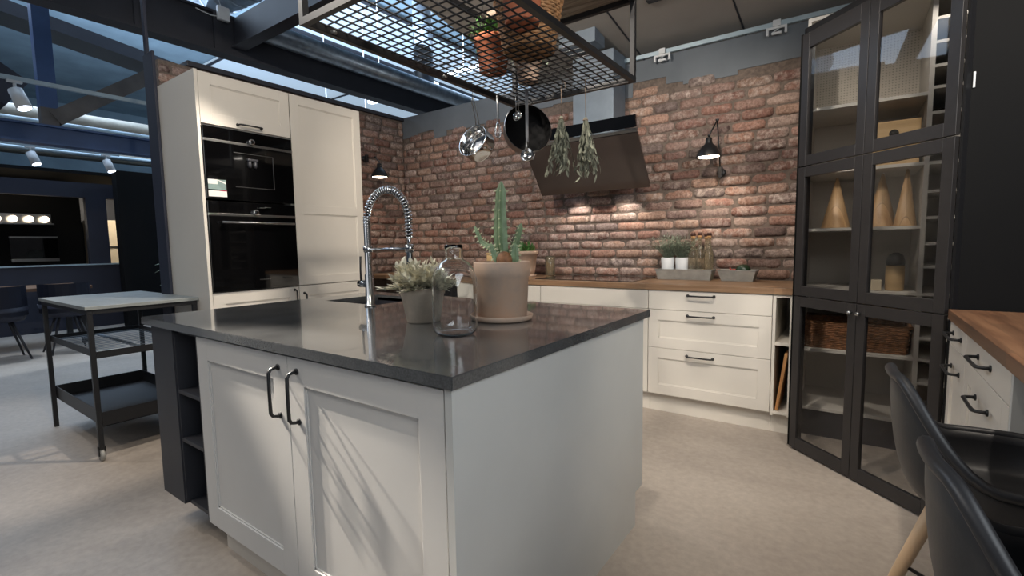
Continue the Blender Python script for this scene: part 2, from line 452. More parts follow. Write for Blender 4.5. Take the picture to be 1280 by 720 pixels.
struct('trim_2', B().box(LX-0.12, LX+0.03, 1.75, WY, 2.66, 2.70, 0.004), 'beam', 'dark capping strip on the left brick wall')
struct('trim_3', B().box(-4.06, -3.90, 1.36, 1.378, 0, 2.55, 0.003).box(-4.03, -3.985, 1.36, 1.378, 2.55, 2.99, 0.002), 'navyhall', 'dark upright panel closing the left wall end')
struct('wall_right', B().box(2.2, 2.3, -2, WY+0.15, 0, 3.6), 'plaster', 'grey wall at the right, out of view')

# sloped grey ceiling over the right half
b = B(); sl = -0.15
def cz(y): return 2.80+sl*(y-4.05)
b.prism([(-2.7, 4.3, cz(4.3)), (2.4, 4.3, cz(4.3)), (2.4, 1.2, cz(1.2)), (-2.7, 1.2, cz(1.2))], (0, 0, 0.06))
struct('ceiling', b, 'ceil', 'sloping grey panel ceiling over the brick wall')
b = B()
for x in (-1.55, -0.75, 0.25): b.prism([(x, 4.25, cz(4.25)-0.004), (x+0.012, 4.25, cz(4.25)-0.004), (x+0.012, 1.3, cz(1.3)-0.004), (x, 1.3, cz(1.3)-0.004)], (0, 0, 0.006))
struct('trim_4', b, 'darkgrey', 'dark seams between the ceiling panels')
# air slot
b = B().box(-1.25, -0.85, 3.42, 3.47, cz(3.45)-0.014, cz(3.45)+0.01)
o = obj('ceiling_vent', b, 'black'); tag(o, 'narrow black air slot in the grey sloping ceiling', 'vent')

# hall roof, skylights and end walls
struct('wall_hall', B().box(-22, -21.9, -5, 14, 0, 6.2), 'hallceil', 'far hall wall')
struct('wall_far', B().box(-22, 4, 13.9, 14, 0, 6.2), 'hallceil', 'distant hall wall behind the kitchen')
struct('trim_5', B().box(-22, 4, -5, 14, 6.2, 6.3), 'hallceil', 'high hall roof')

# ------------------------------------------------------------------ generic kitchen helpers
FR = {}
def frame_of(face):
    """matrix mapping local (u, out, z) to world: face '-y','+x','-x'"""
    return {'-y': Matrix(((1, 0, 0, 0), (0, -1, 0, 0), (0, 0, 1, 0), (0, 0, 0, 1))),
            '+x': Matrix(((0, 1, 0, 0), (1, 0, 0, 0), (0, 0, 1, 0), (0, 0, 0, 1))),
            '-x': Matrix(((0, -1, 0, 0), (1, 0, 0, 0), (0, 0, 1, 0), (0, 0, 0, 1)))}[face]
def front(u0, u1, z0, z1, n, face, th=0.02, frame=0.075, rec=0.008, rails=()):
    """shaker front; plane of its outer face at n (world coordinate along the normal axis)"""
    b = B(); F = frame_of(face); sgn = {'-y': -1, '+x': 1, '-x': -1}[face]
    off = n*sgn
    g = 0.0015
    u0 += g; u1 -= g; z0 += g; z1 -= g
    if frame <= 0:
        b.box(u0, u1, off-th, off, z0, z1, 0.0015, 2)
    else:
        b.box(u0, u1, off-th, off-rec, z0, z1, 0.001, 1)
        b.box(u0, u0+frame, off-th, off, z0, z1, 0.0015, 2); b.box(u1-frame, u1, off-th, off, z0, z1, 0.0015, 2)
        b.box(u0+frame-0.001, u1-frame+0.001, off-th, off, z1-frame, z1, 0.0015, 2)
        b.box(u0+frame-0.001, u1-frame+0.001, off-th, off, z0, z0+frame, 0.0015, 2)
        for (a, c) in rails: b.box(u0+frame-0.001, u1-frame+0.001, off-th, off, a, c, 0.0015, 2)
        # moulded inner lip
        ul, ur = u0+frame, u1-frame; zs = [z0+frame]+[v for a in sorted(rails) for v in a]+[z1-frame]
        for k in range(0, len(zs), 2):
            zl, zh = zs[k], zs[k+1]; t = 0.006
            for (a0, a1, c0, c1) in ((ul, ul+t, zl, zh), (ur-t, ur, zl, zh), (ul, ur, zl, zl+t), (ul, ur, zh-t, zh)):
                b.box(a0, a1, off-th, off-rec*0.5, c0, c1)
    bmesh.ops.transform(b.bm, matrix=F, verts=b.bm.verts)
    return b
def handle(u, z, n, face, length=0.155, vert=False, out=0.032):
    """black bow handle with flared feet"""
    b = B(); F = frame_of(face); sgn = {'-y': -1, '+x': 1, '-x': -1}[face]; off = n*sgn
    L = length/2
    def P(t, o, w=0): return (u+w, off+o, z+t) if vert else (u+t, off+o, z+w)
    b.tube([P(-L, 0.0), P(-L, 0.012), P(-L+0.004, out-0.006), P(-L+0.014, out), P(0, out+0.001), P(L-0.014, out), P(L-0.004, out-0.006), P(L, 0.012), P(L, 0.0)],
           [0.0065, 0.005, 0.0052, 0.0058, 0.0052, 0.0058, 0.0052, 0.005, 0.0065], 10)
    for t in (-L, L):
        b.tube([P(t, 0.0), P(t, 0.004)], 0.010, 14)
    bmesh.ops.transform(b.bm, matrix=F, verts=b.bm.verts)
    return b

# ------------------------------------------------------------------ ISLAND
IX0, IX1, IY0, IY1 = -2.56, -0.716, 0.772, 2.04
t = thing('island_worktop', 'polished dark grey stone worktop on the white kitchen island', 'worktop', (-1.64, 1.4, 0.888))
SX0, SX1, SY0, SY1 = -2.37, -1.95, 1.56, 1.92
b = B()
# slab with a sink cut-out (ring of four pieces merged flush)
b.box(IX0, SX0, IY0, IY1, 0.888, 0.92, 0.002); b.box(SX1, IX1, IY0, IY1, 0.888, 0.92, 0.002)
b.box(SX0-0.003, SX1+0.003, IY0, SY0, 0.888, 0.92, 0.002); b.box(SX0-0.003, SX1+0.003, SY1, IY1, 0.888, 0.92, 0.002)
# one continuous skin: weld the slab pieces by a cut plate instead
b.bm.free(); b = B()
outer = [(IX0, IY0), (IX1, IY0), (IX1, IY1), (IX0, IY1)]; inner = [(SX0, SY0), (SX1, SY0), (SX1, SY1), (SX0, SY1)]
def ring_slab(b, outer, inner, z0, z1):
    bm = b.bm
    vo = [[bm.verts.new((x, y, z)) for x, y in outer] for z in (z0, z1)]
    vi = [[bm.verts.new((x, y, z)) for x, y in inner] for z in (z0, z1)]
    for k in range(4):
        j = (k+1) % 4
        for l in (0, 1): bm.faces.new((vo[l][k], vo[l][j], vi[l][j], vi[l][k]))
        bm.faces.new((vo[0][k], vo[0][j], vo[1][j], vo[1][k])); bm.faces.new((vi[0][k], vi[0][j], vi[1][j], vi[1][k]))
    es = [e for e in bm.edges if all(v in vo[1] for v in e.verts) or all(v in vo[0] for v in e.verts) or (e.verts[0] in vo[0] and e.verts[1] in vo[1]) or (e.verts[0] in vo[1] and e.verts[1] in vo[0])]
    bmesh.ops.recalc_face_normals(bm, faces=bm.faces)
    bmesh.ops.bevel(bm, geom=es, offset=0.0018, segments=2, affect='EDGES')
ring_slab(b, outer, inner, 0.888, 0.92)
obj('worktop_slab', b, 'stone', t)

t = thing('sink', 'dark undermount sink sunk in the rear left of the stone island top', 'sink', (-2.16, 1.74, 0.75))
b = B()
b.box(SX0, SX1, SY0, SY1, 0.745, 0.755, 0.002)
b.box(SX0-0.008, SX0, SY0, SY1, 0.75, 0.905); b.box(SX1, SX1+0.008, SY0, SY1, 0.75, 0.905)
b.box(SX0-0.008, SX1+0.008, SY0-0.008, SY0, 0.75, 0.905); b.box(SX0-0.008, SX1+0.008, SY1, SY1+0.008, 0.75, 0.905)
obj('basin', b, 'darkgrey', t)
b = B(); b.lathe([(0, 0.757), (0.04, 0.757), (0.045, 0.76), (0.03, 0.764), (0, 0.762)], (-2.16, 1.74, 0), 24); obj('drain', b, 'chrome', t)

t = thing('island_cabinet', 'white two door base cabinet at the camera side of the kitchen island', 'cabinet', (-1.4, 1.38, 0))
b = B(); b.box(-2.045, -0.752, 0.806, 1.50, 0.13, 0.886); b.box(-1.9, -0.752, 1.50, 1.97, 0.13, 0.886); b.box(-2.045, -1.9, 1.50, 1.97, 0.13, 0.72); obj('carcass', b, 'islandwhite', t)
d1 = obj('door', front(-2.047, -1.411, 0.135, 0.882, 0.785, '-y', frame=0.085), 'islandwhite', t)
h = obj('handle', handle(-1.462, 0.762, 0.785, '-y', 0.155, True), 'black', d1)
d2 = obj('door', front(-1.411, -0.754, 0.135, 0.882, 0.785, '-y', frame=0.085), 'islandwhite', t)
h = obj('handle', handle(-1.358, 0.762, 0.785, '-y', 0.155, True), 'black', d2)
b = B(); b.box(-2.03, -0.752, 0.845, 0.86, 0, 0.13); b.box(-2.03, -0.752, 1.9, 1.915, 0, 0.13); b.box(-2.045, -2.03, 0.845, 1.915, 0, 0.13)
obj('plinth', b, 'white', t)
b = B(); b.prism([(-0.75, 0.783, 0), (-0.75, 1.91, 0), (-0.75, 1.91, 0.148), (-0.75, 1.99, 0.148), (-0.75, 1.99, 0.886), (-0.75, 0.783, 0.886)], (0.022, 0, 0))
obj('side_panel', b, 'sidewhite', t)

t = thing('open_shelf_unit', 'black open shelf unit fixed at the left end of the white island', 'shelf unit', (-2.27, 0.9, 0.14))
b = B()
b.box(-2.49, -2.272, 0.785, 0.803, 0.14, 0.886, 0.001); b.box(-2.49, -2.475, 0.803, 1.36, 0.14, 0.886); b.box(-2.065, -2.05, 0.79, 1.36, 0.14, 0.886)
b.box(-2.475, -2.065, 1.345, 1.36, 0.14, 0.886); b.box(-2.49, -2.05, 0.803, 1.36, 0.14, 0.156); b.box(-2.475, -2.065, 0.803, 1.35, 0.87, 0.886)
b.box(-2.272, -2.26, 0.79, 1.345, 0.156, 0.87)
obj('carcass', b, 'darkgrey', t)
for z in (0.415, 0.62):
    obj('shelf', B().box(-2.26, -2.066, 0.79, 1.344, z, z+0.016, 0.001), 'darkgrey', t)

# faucet
fx, fy = -1.931, 1.515
t = thing('kitchen_faucet', 'tall chrome spring neck faucet at the rear of the stone island', 'faucet', (fx, fy, 0.92))
b = B(); b.lathe([(0, 0.92), (0.028, 0.92), (0.028, 0.926), (0.021, 0.93), (0.021, 1.075), (0.017, 1.08), (0.017, 1.345), (0.013, 1.352), (0, 1.352)], (fx, fy, 0), 28)
b.lathe([(0.0175, 1.185), (0.023, 1.187), (0.023, 1.213), (0.0175, 1.215)], (fx, fy, 0), 28)
obj('faucet_body', b, 'chrome', t)
arc = []
cxm = (-1.931-1.64)/2; R = (1.931-1.64)/2
for k in range(0, 41):
    a = PI - PI*k/40
    arc.append(Vector((cxm+R*math.cos(a), fy, 1.33+R*0.98*math.sin(a))))
arc = [Vector((fx, fy, 1.30))]+arc+[Vector((-1.64, fy, 1.25))]
b = B(); b.tube(arc, 0.007, 12); hose = obj('hose', b, 'darkgrey', t)
# spring coil around the hose
b = B(); pts = []; tot = 0; dense = []
for p, q in zip(arc, arc[1:]):
    for k in range(12): dense.append(p.lerp(q, k/12))
dense.append(arc[-1])
acc = 0; coil = []
for i in range(1, len(dense)-1):
    d = (dense[i+1]-dense[i-1]); acc += (dense[i]-dense[i-1]).length
    d.normalize(); u = Vector((0, 1, 0)); w = d.cross(u).normalized(); a = 2*PI*acc/0.0115
    coil.append(dense[i]+(u*math.cos(a)+w*math.sin(a))*0.0145)
# resample denser along the coil angle
fine = []; total = acc; N = int(total/0.0155*14); cum = [0]
for p, q in zip(dense, dense[1:]): cum.append(cum[-1]+(q-p).length)
j = 0
for i in range(N+1):
    s_ = cum[-1]*i/N
    while j < len(cum)-2 and cum[j+1] < s_: j += 1
    tt = (s_-cum[j])/max(1e-9, cum[j+1]-cum[j]); p = dense[j].lerp(dense[j+1], tt); d = (dense[j+1]-dense[j]).normalized()
    u = Vector((0, 1, 0)); w = d.cross(u).normalized(); a = 2*PI*s_/0.0155
    fine.append(p+(u*math.cos(a)+w*math.sin(a))*0.0145)
b.tube(fine, 0.0042, 6); obj('spring', b, 'chrome', t)
b = B(); b.tube([(fx, fy, 1.20), (-1.655, fy, 1.20)], 0.006, 12); b.lathe([(0.014, -0.018), (0.02, -0.016), (0.02, 0.016), (0.014, 0.018)], (-1.64, fy, 1.20), 24)
obj('support_arm', b, 'chrome', t)
b = B(); b.tube([(-1.64, fy, 1.26), (-1.64, fy, 1.23), (-1.64, fy, 1.18)], [0.011, 0.0085, 0.0085], 16)
b.lathe([(0, 1.03), (0.019, 1.03), (0.021, 1.04), (0.019, 1.10), (0.014, 1.17), (0.013, 1.2)], (-1.64, fy, 0), 24); obj('spray_head', b, 'chrome', t)
b = B(); b.tube([(fx-0.02, fy, 1.03), (fx-0.075, fy, 1.03)], 0.017, 18); obj('mixer_valve', b, 'chrome', t)
b = B(); b.tube([(fx-0.062, fy, 1.03), (fx-0.064, fy, 1.10), (fx-0.06, fy, 1.165)], [0.006, 0.0045, 0.0055], 10); obj('lever', b, 'black', t)

# plants and jar on the island
def pot_profile(z0, r0, r1, h, rim=0.03, rt=0.006, wall=0.01):
    return [(0, z0), (r0, z0), (r0+0.003, z0+0.004), (r1-rt, z0+h-rim-0.002), (r1+0.001, z0+h-rim+0.003), (r1+0.002, z0+h-0.004), (r1-0.002, z0+h),
            (r1-wall, z0+h), (r1-wall-0.003, z0+h-rim), (r1-wall-0.006, z0+h-rim-0.005), (0, z0+h-rim-0.005)]
px, py = -1.352, 1.305
t = thing('potted_sage', 'silvery leaved sage in a tapered grey clay pot behind the glass jar', 'potted plant', (px, py, 0.92))
b = B(); b.lathe([(0, .92), (0.056, .92), (0.060, .924), (0.080, 1.025), (0.0845, 1.03), (0.086, 1.05), (0.083, 1.053), (0.076, 1.053), (0.073, 1.035), (0, 1.035)], (px, py, 0), 48); obj('pot', b, 'greypot', t)
b = B(); b.lathe([(0, 1.045), (0.05, 1.046), (0.074, 1.038), (0.074, 1.036), (0, 1.036)], (px, py, 0), 32); obj('soil', b, 'soil', t)
b = B(); st = B(); r = random.Random(11)
for k in range(90):
    a = r.uniform(0, 2*PI); e = r.uniform(-0.25, 1.0)
    base = Vector((px+0.055*math.cos(a)*r.random(), py+0.055*math.sin(a)*r.random(), 1.042))
    out = Vector((math.cos(a)*(1.1-e*0.75), math.sin(a)*(1.1-e*0.75), 0.25+e*0.9)).normalized()
    L = r.uniform(0.06, 0.115)
    tip = base+out*L
    st.tube([base, base+out*L*0.5+Vector((0, 0, 0.006)), tip], [0.002, 0.0016, 0.001], 5)
    for q in range(13):
        f = 0.3+0.7*q/12; p = base.lerp(tip, f); aa = q*2.4+a
        d = (out*(0.35+0.6*f)+Vector((math.cos(aa), math.sin(aa), 0.25))*(0.9-0.35*f)).normalized()
        b.leaf(p, d, r.uniform(0.026, 0.040), r.uniform(0.013, 0.019), bend=r.uniform(-0.1, 0.3))
obj('stems', st, 'leafthyme', t); obj('foliage', b, 'leafsage', t)

jx, jy = -1.057, 1.165
t = thing('glass_demijohn', 'clear wide glass demijohn with short neck on the island worktop', 'glass jar', (jx, jy, 0.92))
outp = [(0, .9215), (0.036, .9215), (0.058, .9235), (0.069, .933), (0.0735, .950), (0.074, 1.00), (0.074, 1.075), (0.072, 1.105), (0.063, 1.135), (0.047, 1.156), (0.033, 1.163), (0.0275, 1.170), (0.0265, 1.18), (0.0265, 1.196), (0.0295, 1.199), (0.030, 1.208), (0.028, 1.213)]
inp = [(0.0252, 1.213), (0.0242, 1.18), (0.025, 1.168), (0.031, 1.1605), (0.0455, 1.1532), (0.061, 1.1333), (0.0698, 1.104), (0.0717, 1.075), (0.0717, 1.0), (0.0712, .952), (0.067, .936), (0.057, .927), (0.036, .9255), (0, .927)]
b = B(); b.lathe(outp+inp, (jx, jy, 0), 64); obj('jar_body', b, 'jar', t)

qx, qy = -1.112, 1.50
t = thing('potted_cactus', 'tall spiny cactus in a large washed terracotta pot on a saucer', 'potted plant', (qx, qy, 0.92))
b = B(); b.lathe([(0, .92), (0.100, .92), (0.113, .924), (0.118, .941), (0.115, .943), (0.110, .929), (0, .928)], (qx, qy, 0), 56); obj('saucer', b, 'wash', t)
b = B(); b.lathe([(0, .930), (0.090, .930), (0.094, .934), (0.102, 1.085), (0.1075, 1.09), (0.110, 1.142), (0.107, 1.146), (0.098, 1.146), (0.095, 1.12), (0, 1.12)], (qx, qy, 0), 56); obj('pot', b, 'wash', t)
b = B(); b.lathe([(0, 1.128), (0.07, 1.13), (0.0955, 1.122), (0.0955, 1.119), (0, 1.119)], (qx, qy, 0), 32); obj('soil', b, 'soil', t)
def cactus_stem(b, sp, path, R0, ribs=3, seed=1, rot=0.3):
    """serrated ribbed stem along a path; returns the mesh filled in b and pale rim teeth in sp"""
    r = random.Random(seed); path = [Vector(p) for p in path]
    dense = []
    for p, q in zip(path, path[1:]):
        for k in range(10): dense.append(p.lerp(q, k/10))
    dense.append(path[-1]); n = len(dense); rings = []; prev = None
    for i, p in enumerate(dense):
        d = (dense[min(i+1, n-1)]-dense[max(i-1, 0)]).normalized()
        u = Vector((1, 0, 0)) if prev is None else prev
        u = (u-d*u.dot(d)).normalized(); prev = u; w = d.cross(u); f = i/(n-1)
        Rr = R0*(0.75+0.25*math.sin(PI*min(1, f*1.3)))*(1 if f < 0.86 else max(0.12, 1-((f-0.86)/0.14)**2*0.9))
        tooth = 0.10*(1 if i % 3 == 0 else -0.3)
        ring = []
        m = ribs*4
        for k in range(m):
            a = 2*PI*k/m+rot; ph = (k % 4)
            rad = Rr*(1.0+tooth if ph == 0 else (0.62 if ph in (1, 3) else 0.42))
            ring.append(b.bm.verts.new(p+(u*math.cos(a)+w*math.sin(a))*rad))
            if ph == 0 and i % 3 == 0 and 2 < i < n-1:
                q = p+(u*math.cos(a)+w*math.sin(a))*rad; o_ = (u*math.cos(a)+w*math.sin(a))
                for s_ in (-1, 1):
                    sp.tube([q-o_*0.003, q+o_*0.008+d*0.003*s_+w*0.002*s_], [0.0032, 0.0006], 4)
        rings.append(ring)
    for a_, c_ in zip(rings, rings[1:]):
        m = len(a_)
        for k in range(m): b.bm.faces.new((a_[k], a_[(k+1) % m], c_[(k+1) % m], c_[k]))
    b.bm.faces.new(rings[-1]); b.bm.faces.new(rings[0][::-1])
for (path_, R_, ribs_, sd_, rot_) in (
    ([(qx+0.012, qy, 1.125), (qx-0.004, qy, 1.22), (qx-0.004, qy, 1.33), (qx+0.004, qy, 1.450)], 0.027, 4, 1, 0.5),
    ([(qx+0.02, qy-0.03, 1.16), (qx-0.02, qy-0.035, 1.195), (qx-0.07, qy-0.035, 1.222), (qx-0.103, qy-0.035, 1.285)], 0.013, 3, 2, 0.0),
    ([(qx+0.02, qy+0.03, 1.13), (qx+0.03, qy+0.03, 1.19), (qx+0.05, qy+0.03, 1.235), (qx+0.072, qy+0.03, 1.29)], 0.019, 3, 3, 0.8),
    ([(qx+0.034, qy-0.05, 1.12), (qx+0.012, qy-0.06, 1.165), (qx-0.006, qy-0.06, 1.215)], 0.014, 3, 4, 0.3),
    ([(qx+0.05, qy+0.0, 1.13), (qx+0.06, qy, 1.16), (qx+0.062, qy, 1.215)], 0.02, 3, 5, 0.2)):
    b = B(); tooth = B(); tooth.bm.free(); tooth.bm = b.bm; tooth.mi = 1
    cactus_stem(b, tooth, path_, R_, ribs_, sd_, rot_)
    obj('stem', b, ['cactus', 'spine'], t)
b = B(); b.ball((qx+0.045, qy-0.045, 1.15), 0.03, (1, 1, 1.2)); obj('bulb', b, 'darkwick', t)

# ------------------------------------------------------------------ TALL CABINETS
TX = -3.345
t = thing('tall_cabinet', 'cream tall housing around the two built-in black ovens', 'cabinet', (-3.64, 1.68, 0))
b = B(); b.box(-3.93, TX-0.001, 1.38, 1.399, 0, 2.32, 0.001); b.box(-3.93, TX-0.022, 1.972, 1.99, 0.12, 2.31); b.box(-3.93, TX-0.022, 1.399, 1.972, 2.29, 2.31)
b.box(-3.93, -3.915, 1.399, 1.972, 0.12, 2.31); b.box(-3.93, TX-0.022, 1.399, 1.972, 0.915, 0.93); b.box(-3.93, TX-0.022, 1.399, 1.972, 1.99, 2.005); b.box(-3.93, TX-0.04, 1.399, 1.972, 0.12, 0.135)
obj('carcass', b, 'white', t)
d = obj('door', front(1.399, 1.988, 1.998, 2.315, TX, '+x', frame=0.07), 'white', t)
obj('handle', handle(1.70, 2.025, TX, '+x', 0.155), 'black', d)
d = obj('door', front(1.399, 1.988, 0.135, 0.932, TX, '+x', frame=0.075), 'white', t)
obj('handle', handle(1.955, 0.83, TX, '+x', 0.155, True), 'black', d)
obj('plinth', B().box(-3.42, -3.405, 1.40, 1.988, 0, 0.12), 'white', t)
t = thing('tall_cabinet', 'cream tall cabinet with plain panelled door right of the ovens', 'cabinet', (-3.64, 2.29, 0))
b = B(); b.box(-3.93, TX-0.022, 1.992, 2.595, 0.12, 2.32)
obj('carcass', b, 'white', t)
obj('door', front(1.992, 2.595, 0.937, 2.315, TX, '+x', frame=0.065, rails=((1.465, 1.53),)), 'white', t)
d = obj('door', front(1.992, 2.595, 0.135, 0.934, TX, '+x', frame=0.075), 'white', t)
obj('handle', handle(2.03, 0.80, TX, '+x', 0.155, True), 'black', d)
obj('plinth', B().box(-3.42, -3.405, 1.992, 2.595, 0, 0.12), 'white', t)

def appliance(name, label, z0, z1, ctrl):
    t = thing(name, label, 'oven', (-3.6, 1.69, z0))
    obj('housing', B().box(-3.88, TX-0.004, 1.402, 1.969, z0, z1), 'blackpanel', t)
    obj('glass_front', B().box(TX-0.004, TX+0.012, 1.402, 1.984, z0, ctrl-0.008, 0.001), 'blackglass', t)
    cp = obj('control_panel', B().box(TX-0.004, TX+0.012, 1.402, 1.984, ctrl+0.008, z1, 0.001), 'blackglass', t)
    obj('trim_strip', B().box(TX-0.004, TX+0.014, 1.402, 1.984, ctrl-0.008, ctrl+0.008, 0.001), 'steel', t)
    b = B(); ax = Matrix.Rotation(PI/2, 4, 'Y')
    b.lathe([(0, 0.0), (0.021, 0.0), (0.022, 0.004), (0.019, 0.022), (0.016, 0.024), (0, 0.024)], (TX+0.012, 1.694, ctrl+0.02), 32, ax); obj('knob', b, 'chrome', cp)
    b = B(); b.lathe([(0, 0.024), (0.013, 0.024), (0.012, 0.026), (0, 0.026)], (TX+0.012, 1.694, ctrl+0.02), 24, ax); obj('display', b, 'blackglass', cp)
    return t
t = appliance('coffee_machine', 'built-in black coffee machine above the oven, paper sticker on glass', 1.532, 1.985, 1.90)
b = B()
for (a0, a1, c0, c1) in ((1.58, 1.842, 1.84, 1.843), (1.58, 1.842, 1.618, 1.622), (1.838, 1.843, 1.618, 1.843)): b.box(TX+0.012, TX+0.0135, a0, a1, c0, c1)
obj('dispenser_frame', b, 'steel', t)
b = B()
for dy in (-0.018, 0.018): b.lathe([(0, 0), (0.012, 0), (0.013, -0.03), (0.008, -0.045), (0, -0.045)], (TX+0.016, 1.695+dy, 1.795), 16)
b.box(TX+0.012, TX+0.03, 1.66, 1.73, 1.795, 1.81, 0.003)
obj('spout', b, 'darkgrey', t)
b = B(); b.box(TX+0.0125, TX+0.0135, 1.412, 1.522, 1.547, 1.585); st_ = obj('sticker', b, 'paper', t)
b = B(); b.box(TX+0.0125, TX+0.0135, 1.412, 1.52, 1.592, 1.655); obj('sticker_picture', b, 'tealprint', st_)
b = B(); b.box(TX+0.0136, TX+0.0142, 1.412, 1.468, 1.625, 1.655); b.prism([(TX+0.0136, 1.47, 1.65), (TX+0.0136, 1.518, 1.628), (TX+0.0136, 1.518, 1.638), (TX+0.0136, 1.47, 1.655)], (0.0006, 0, 0)); obj('sticker_cup', b, 'paper', st_)
b = B(); b.box(TX+0.0136, TX+0.0142, 1.478, 1.522, 1.584, 1.590); obj('sticker_stripe', b, 'redprint', st_)
t = appliance('oven', 'built-in black oven with steel strip below the coffee machine', 0.936, 1.520, 1.435)
b = B(); b.tube([(TX+0.012, 1.49, 1.385), (TX+0.045, 1.49, 1.385)], 0.005, 10); b.tube([(TX+0.012, 1.94, 1.385), (TX+0.045, 1.94, 1.385)], 0.005, 10)
b.tube([(TX+0.045, 1.47, 1.385), (TX+0.045, 1.955, 1.385)], 0.0075, 14); obj('door_handle', b, 'steel', t)
b = B()
for a0 in (1.70, 1.713, 1.726, 1.739, 1.752, 1.765): b.box(TX+0.0122, TX+0.0127, a0, a0+0.009, 0.998, 1.004)
obj('badge', b, 'steel', t)
b = B(); b.box(TX+0.012, TX+0.04, 1.725, 1.76, 1.487, 1.490, 0.001); b.box(TX+0.012, TX+0.03, 1.76, 1.80, 1.492, 1.495, 0.001)
obj('steam_tab', b, 'steel', t)

# ------------------------------------------------------------------ BACK RUN
FY = 3.335
t = thing('worktop', 'long oiled oak worktop running along the back brick wall', 'worktop', (-2.3, 3.65, 0.88))
b = B().box(LX+0.02, -0.292, FY-0.01, 3.985, 0.88, 0.92, 0.002); obj('worktop_slab', b, 'oak', t)
def drawer_unit(x0, x1, label):
    t = thing('drawer_cabinet', label, 'cabinet', ((x0+x1)/2, 3.65, 0), group=None)
    obj('carcass', B().box(x0, x1, FY+0.021, 3.97, 0.12, 0.879), 'white', t)
    for (z0, z1, fr, hz) in ((0.742, 0.878, 0, 0.848), (0.470, 0.742, 0.072, 0.710), (0.135, 0.470, 0.072, 0.432)):
        d = obj('drawer', front(x0, x1, z0, z1, FY, '-y', frame=fr), 'white', t)
        if x0 > -1.3 or True: obj('handle', handle((x0+x1)/2-0.035 if x0 > -1.3 else (x0+x1)/2, hz, FY, '-y', 0.168), 'black', d)
    obj('plinth', B().box(x0, x1, 3.385, 3.4, 0, 0.12), 'white', t)
drawer_unit(-1.185, -0.403, 'cream three drawer base cabinet under the zinc herb trays')
def plain_unit(x0, x1, label):
    t = thing('base_cabinet', label, 'cabinet', ((x0+x1)/2, 3.65, 0))
    obj('carcass', B().box(x0, x1, FY+0.021, 3.97, 0.12, 0.879), 'white', t)
    obj('drawer', front(x0, x1, 0.742, 0.878, FY, '-y', frame=0), 'white', t)
    d = obj('door', front(x0, x1, 0.135, 0.742, FY, '-y', frame=0.072), 'white', t)
    obj('handle', handle((x0+x1)/2, 0.70, FY, '-y', 0.168), 'black', d)
    obj('plinth', B().box(x0, x1, 3.385, 3.4, 0, 0.12), 'white', t)
plain_unit(-2.085, -1.187, 'cream base cabinet below the black glass hob')
plain_unit(-2.985, -2.087, 'cream base cabinet left of the hob, half hidden by the island')
t = thing('niche_shelf', 'narrow white open niche at the right end of the back run', 'shelf unit', (-0.346, 3.65, 0))
b = B(); b.box(-0.401, -0.384, FY, 3.97, 0.12, 0.879, 0.001); b.box(-0.308, -0.291, FY, 3.97, 0.12, 0.879, 0.001)
b.box(-0.384, -0.308, 3.955, 3.97, 0.13, 0.879)
obj('carcass', b, 'white', t)
for z in (0.13, 0.565, 0.862): obj('shelf', B().box(-0.384, -0.308, FY, 3.954, z, z+0.017, 0.001), 'white', t)
obj('plinth', B().box(-0.401, -0.291, 3.385, 3.4, 0, 0.13), 'white', t)
ch = B(); ch.box(-0.009, 0.009, -0.15, 0.15, 0.0, 0.37, 0.004, 3, mat=Matrix.Translation((-0.368, 3.50, 0.1495)) @ Matrix.Rotation(0.125, 4, 'Y'))
o = obj('chopping_board', ch, 'board'); tag(o, 'wooden chopping board leaning inside the narrow white niche', 'chopping board')

# hob
t = thing('hob', 'black glass hob set in the oak worktop under the hood', 'hob', (-1.77, 3.68, 0.92))
obj('glass_plate', B().box(-2.19, -1.34, 3.42, 3.93, 0.9205, 0.926, 0.0015), 'blackglass', t)
b = B()
for (x, y, r0) in ((-2.0, 3.56, 0.08), (-2.0, 3.79, 0.1), (-1.77, 3.68, 0.12), (-1.53, 3.56, 0.1), (-1.53, 3.79, 0.08)):
    b.lathe([(r0, .9262), (r0+0.002, .9264), (r0+0.004, .9262)], (x, y, 0), 48)
obj('cooking_rings', b, 'darkgrey', t)

# hood
t = thing('cooker_hood', 'slanted dark glass cooker hood on the brick wall above the hob', 'cooker hood', (-1.79, 3.7, 1.64))
hx0, hx1 = -2.285, -1.31
def slab2(b, x0, x1, p0, p1, th):
    d = Vector((0, p1[0]-p0[0], p1[1]-p0[1])).normalized(); n = Vector((0, d.z, -d.y))
    q = [Vector((x0, p0[0], p0[1])), Vector((x1, p0[0], p0[1])), Vector((x1, p1[0], p1[1])), Vector((x0, p1[0], p1[1]))]
    b.prism([v for v in q], n*th); return b
b = slab2(B(), hx0, hx1, (3.70, 1.637), (3.43, 2.0), 0.018); obj('glass_panel', b, 'hoodglass', t)
b = slab2(B(), hx0, hx1, (3.425, 2.006), (3.415, 2.025), 0.03); obj('light_strip', b, 'steel', t)
b = slab2(B(), hx0, hx1, (3.405, 2.035), (3.385, 2.12), 0.018); obj('control_glass', b, 'blackglass', t)
b = B(); b.prism([(hx0+0.16, 3.74, 1.66), (hx0+0.16, 3.52, 1.95), (hx0+0.16, 3.46, 2.03), (hx0+0.16, 3.80, 2.10), (hx0+0.16, 3.985, 2.10), (hx0+0.16, 3.985, 1.68)], (hx1-hx0-0.42, 0, 0))
obj('hood_body', b, 'blackpanel', t)
b = B(); b.box(-1.995, -1.63, 3.74, 3.985, 2.10, 2.76, 0.003); obj('chimney', b, 'stove', t)
for x in (-2.05, -1.62):
    b = B(); b.lathe([(0, 0), (0.025, 0), (0.025, -0.006), (0, -0.006)], (x, 3.87, 1.668), 20, None)
    obj('lamp_lens', b, 'spotglow', t)

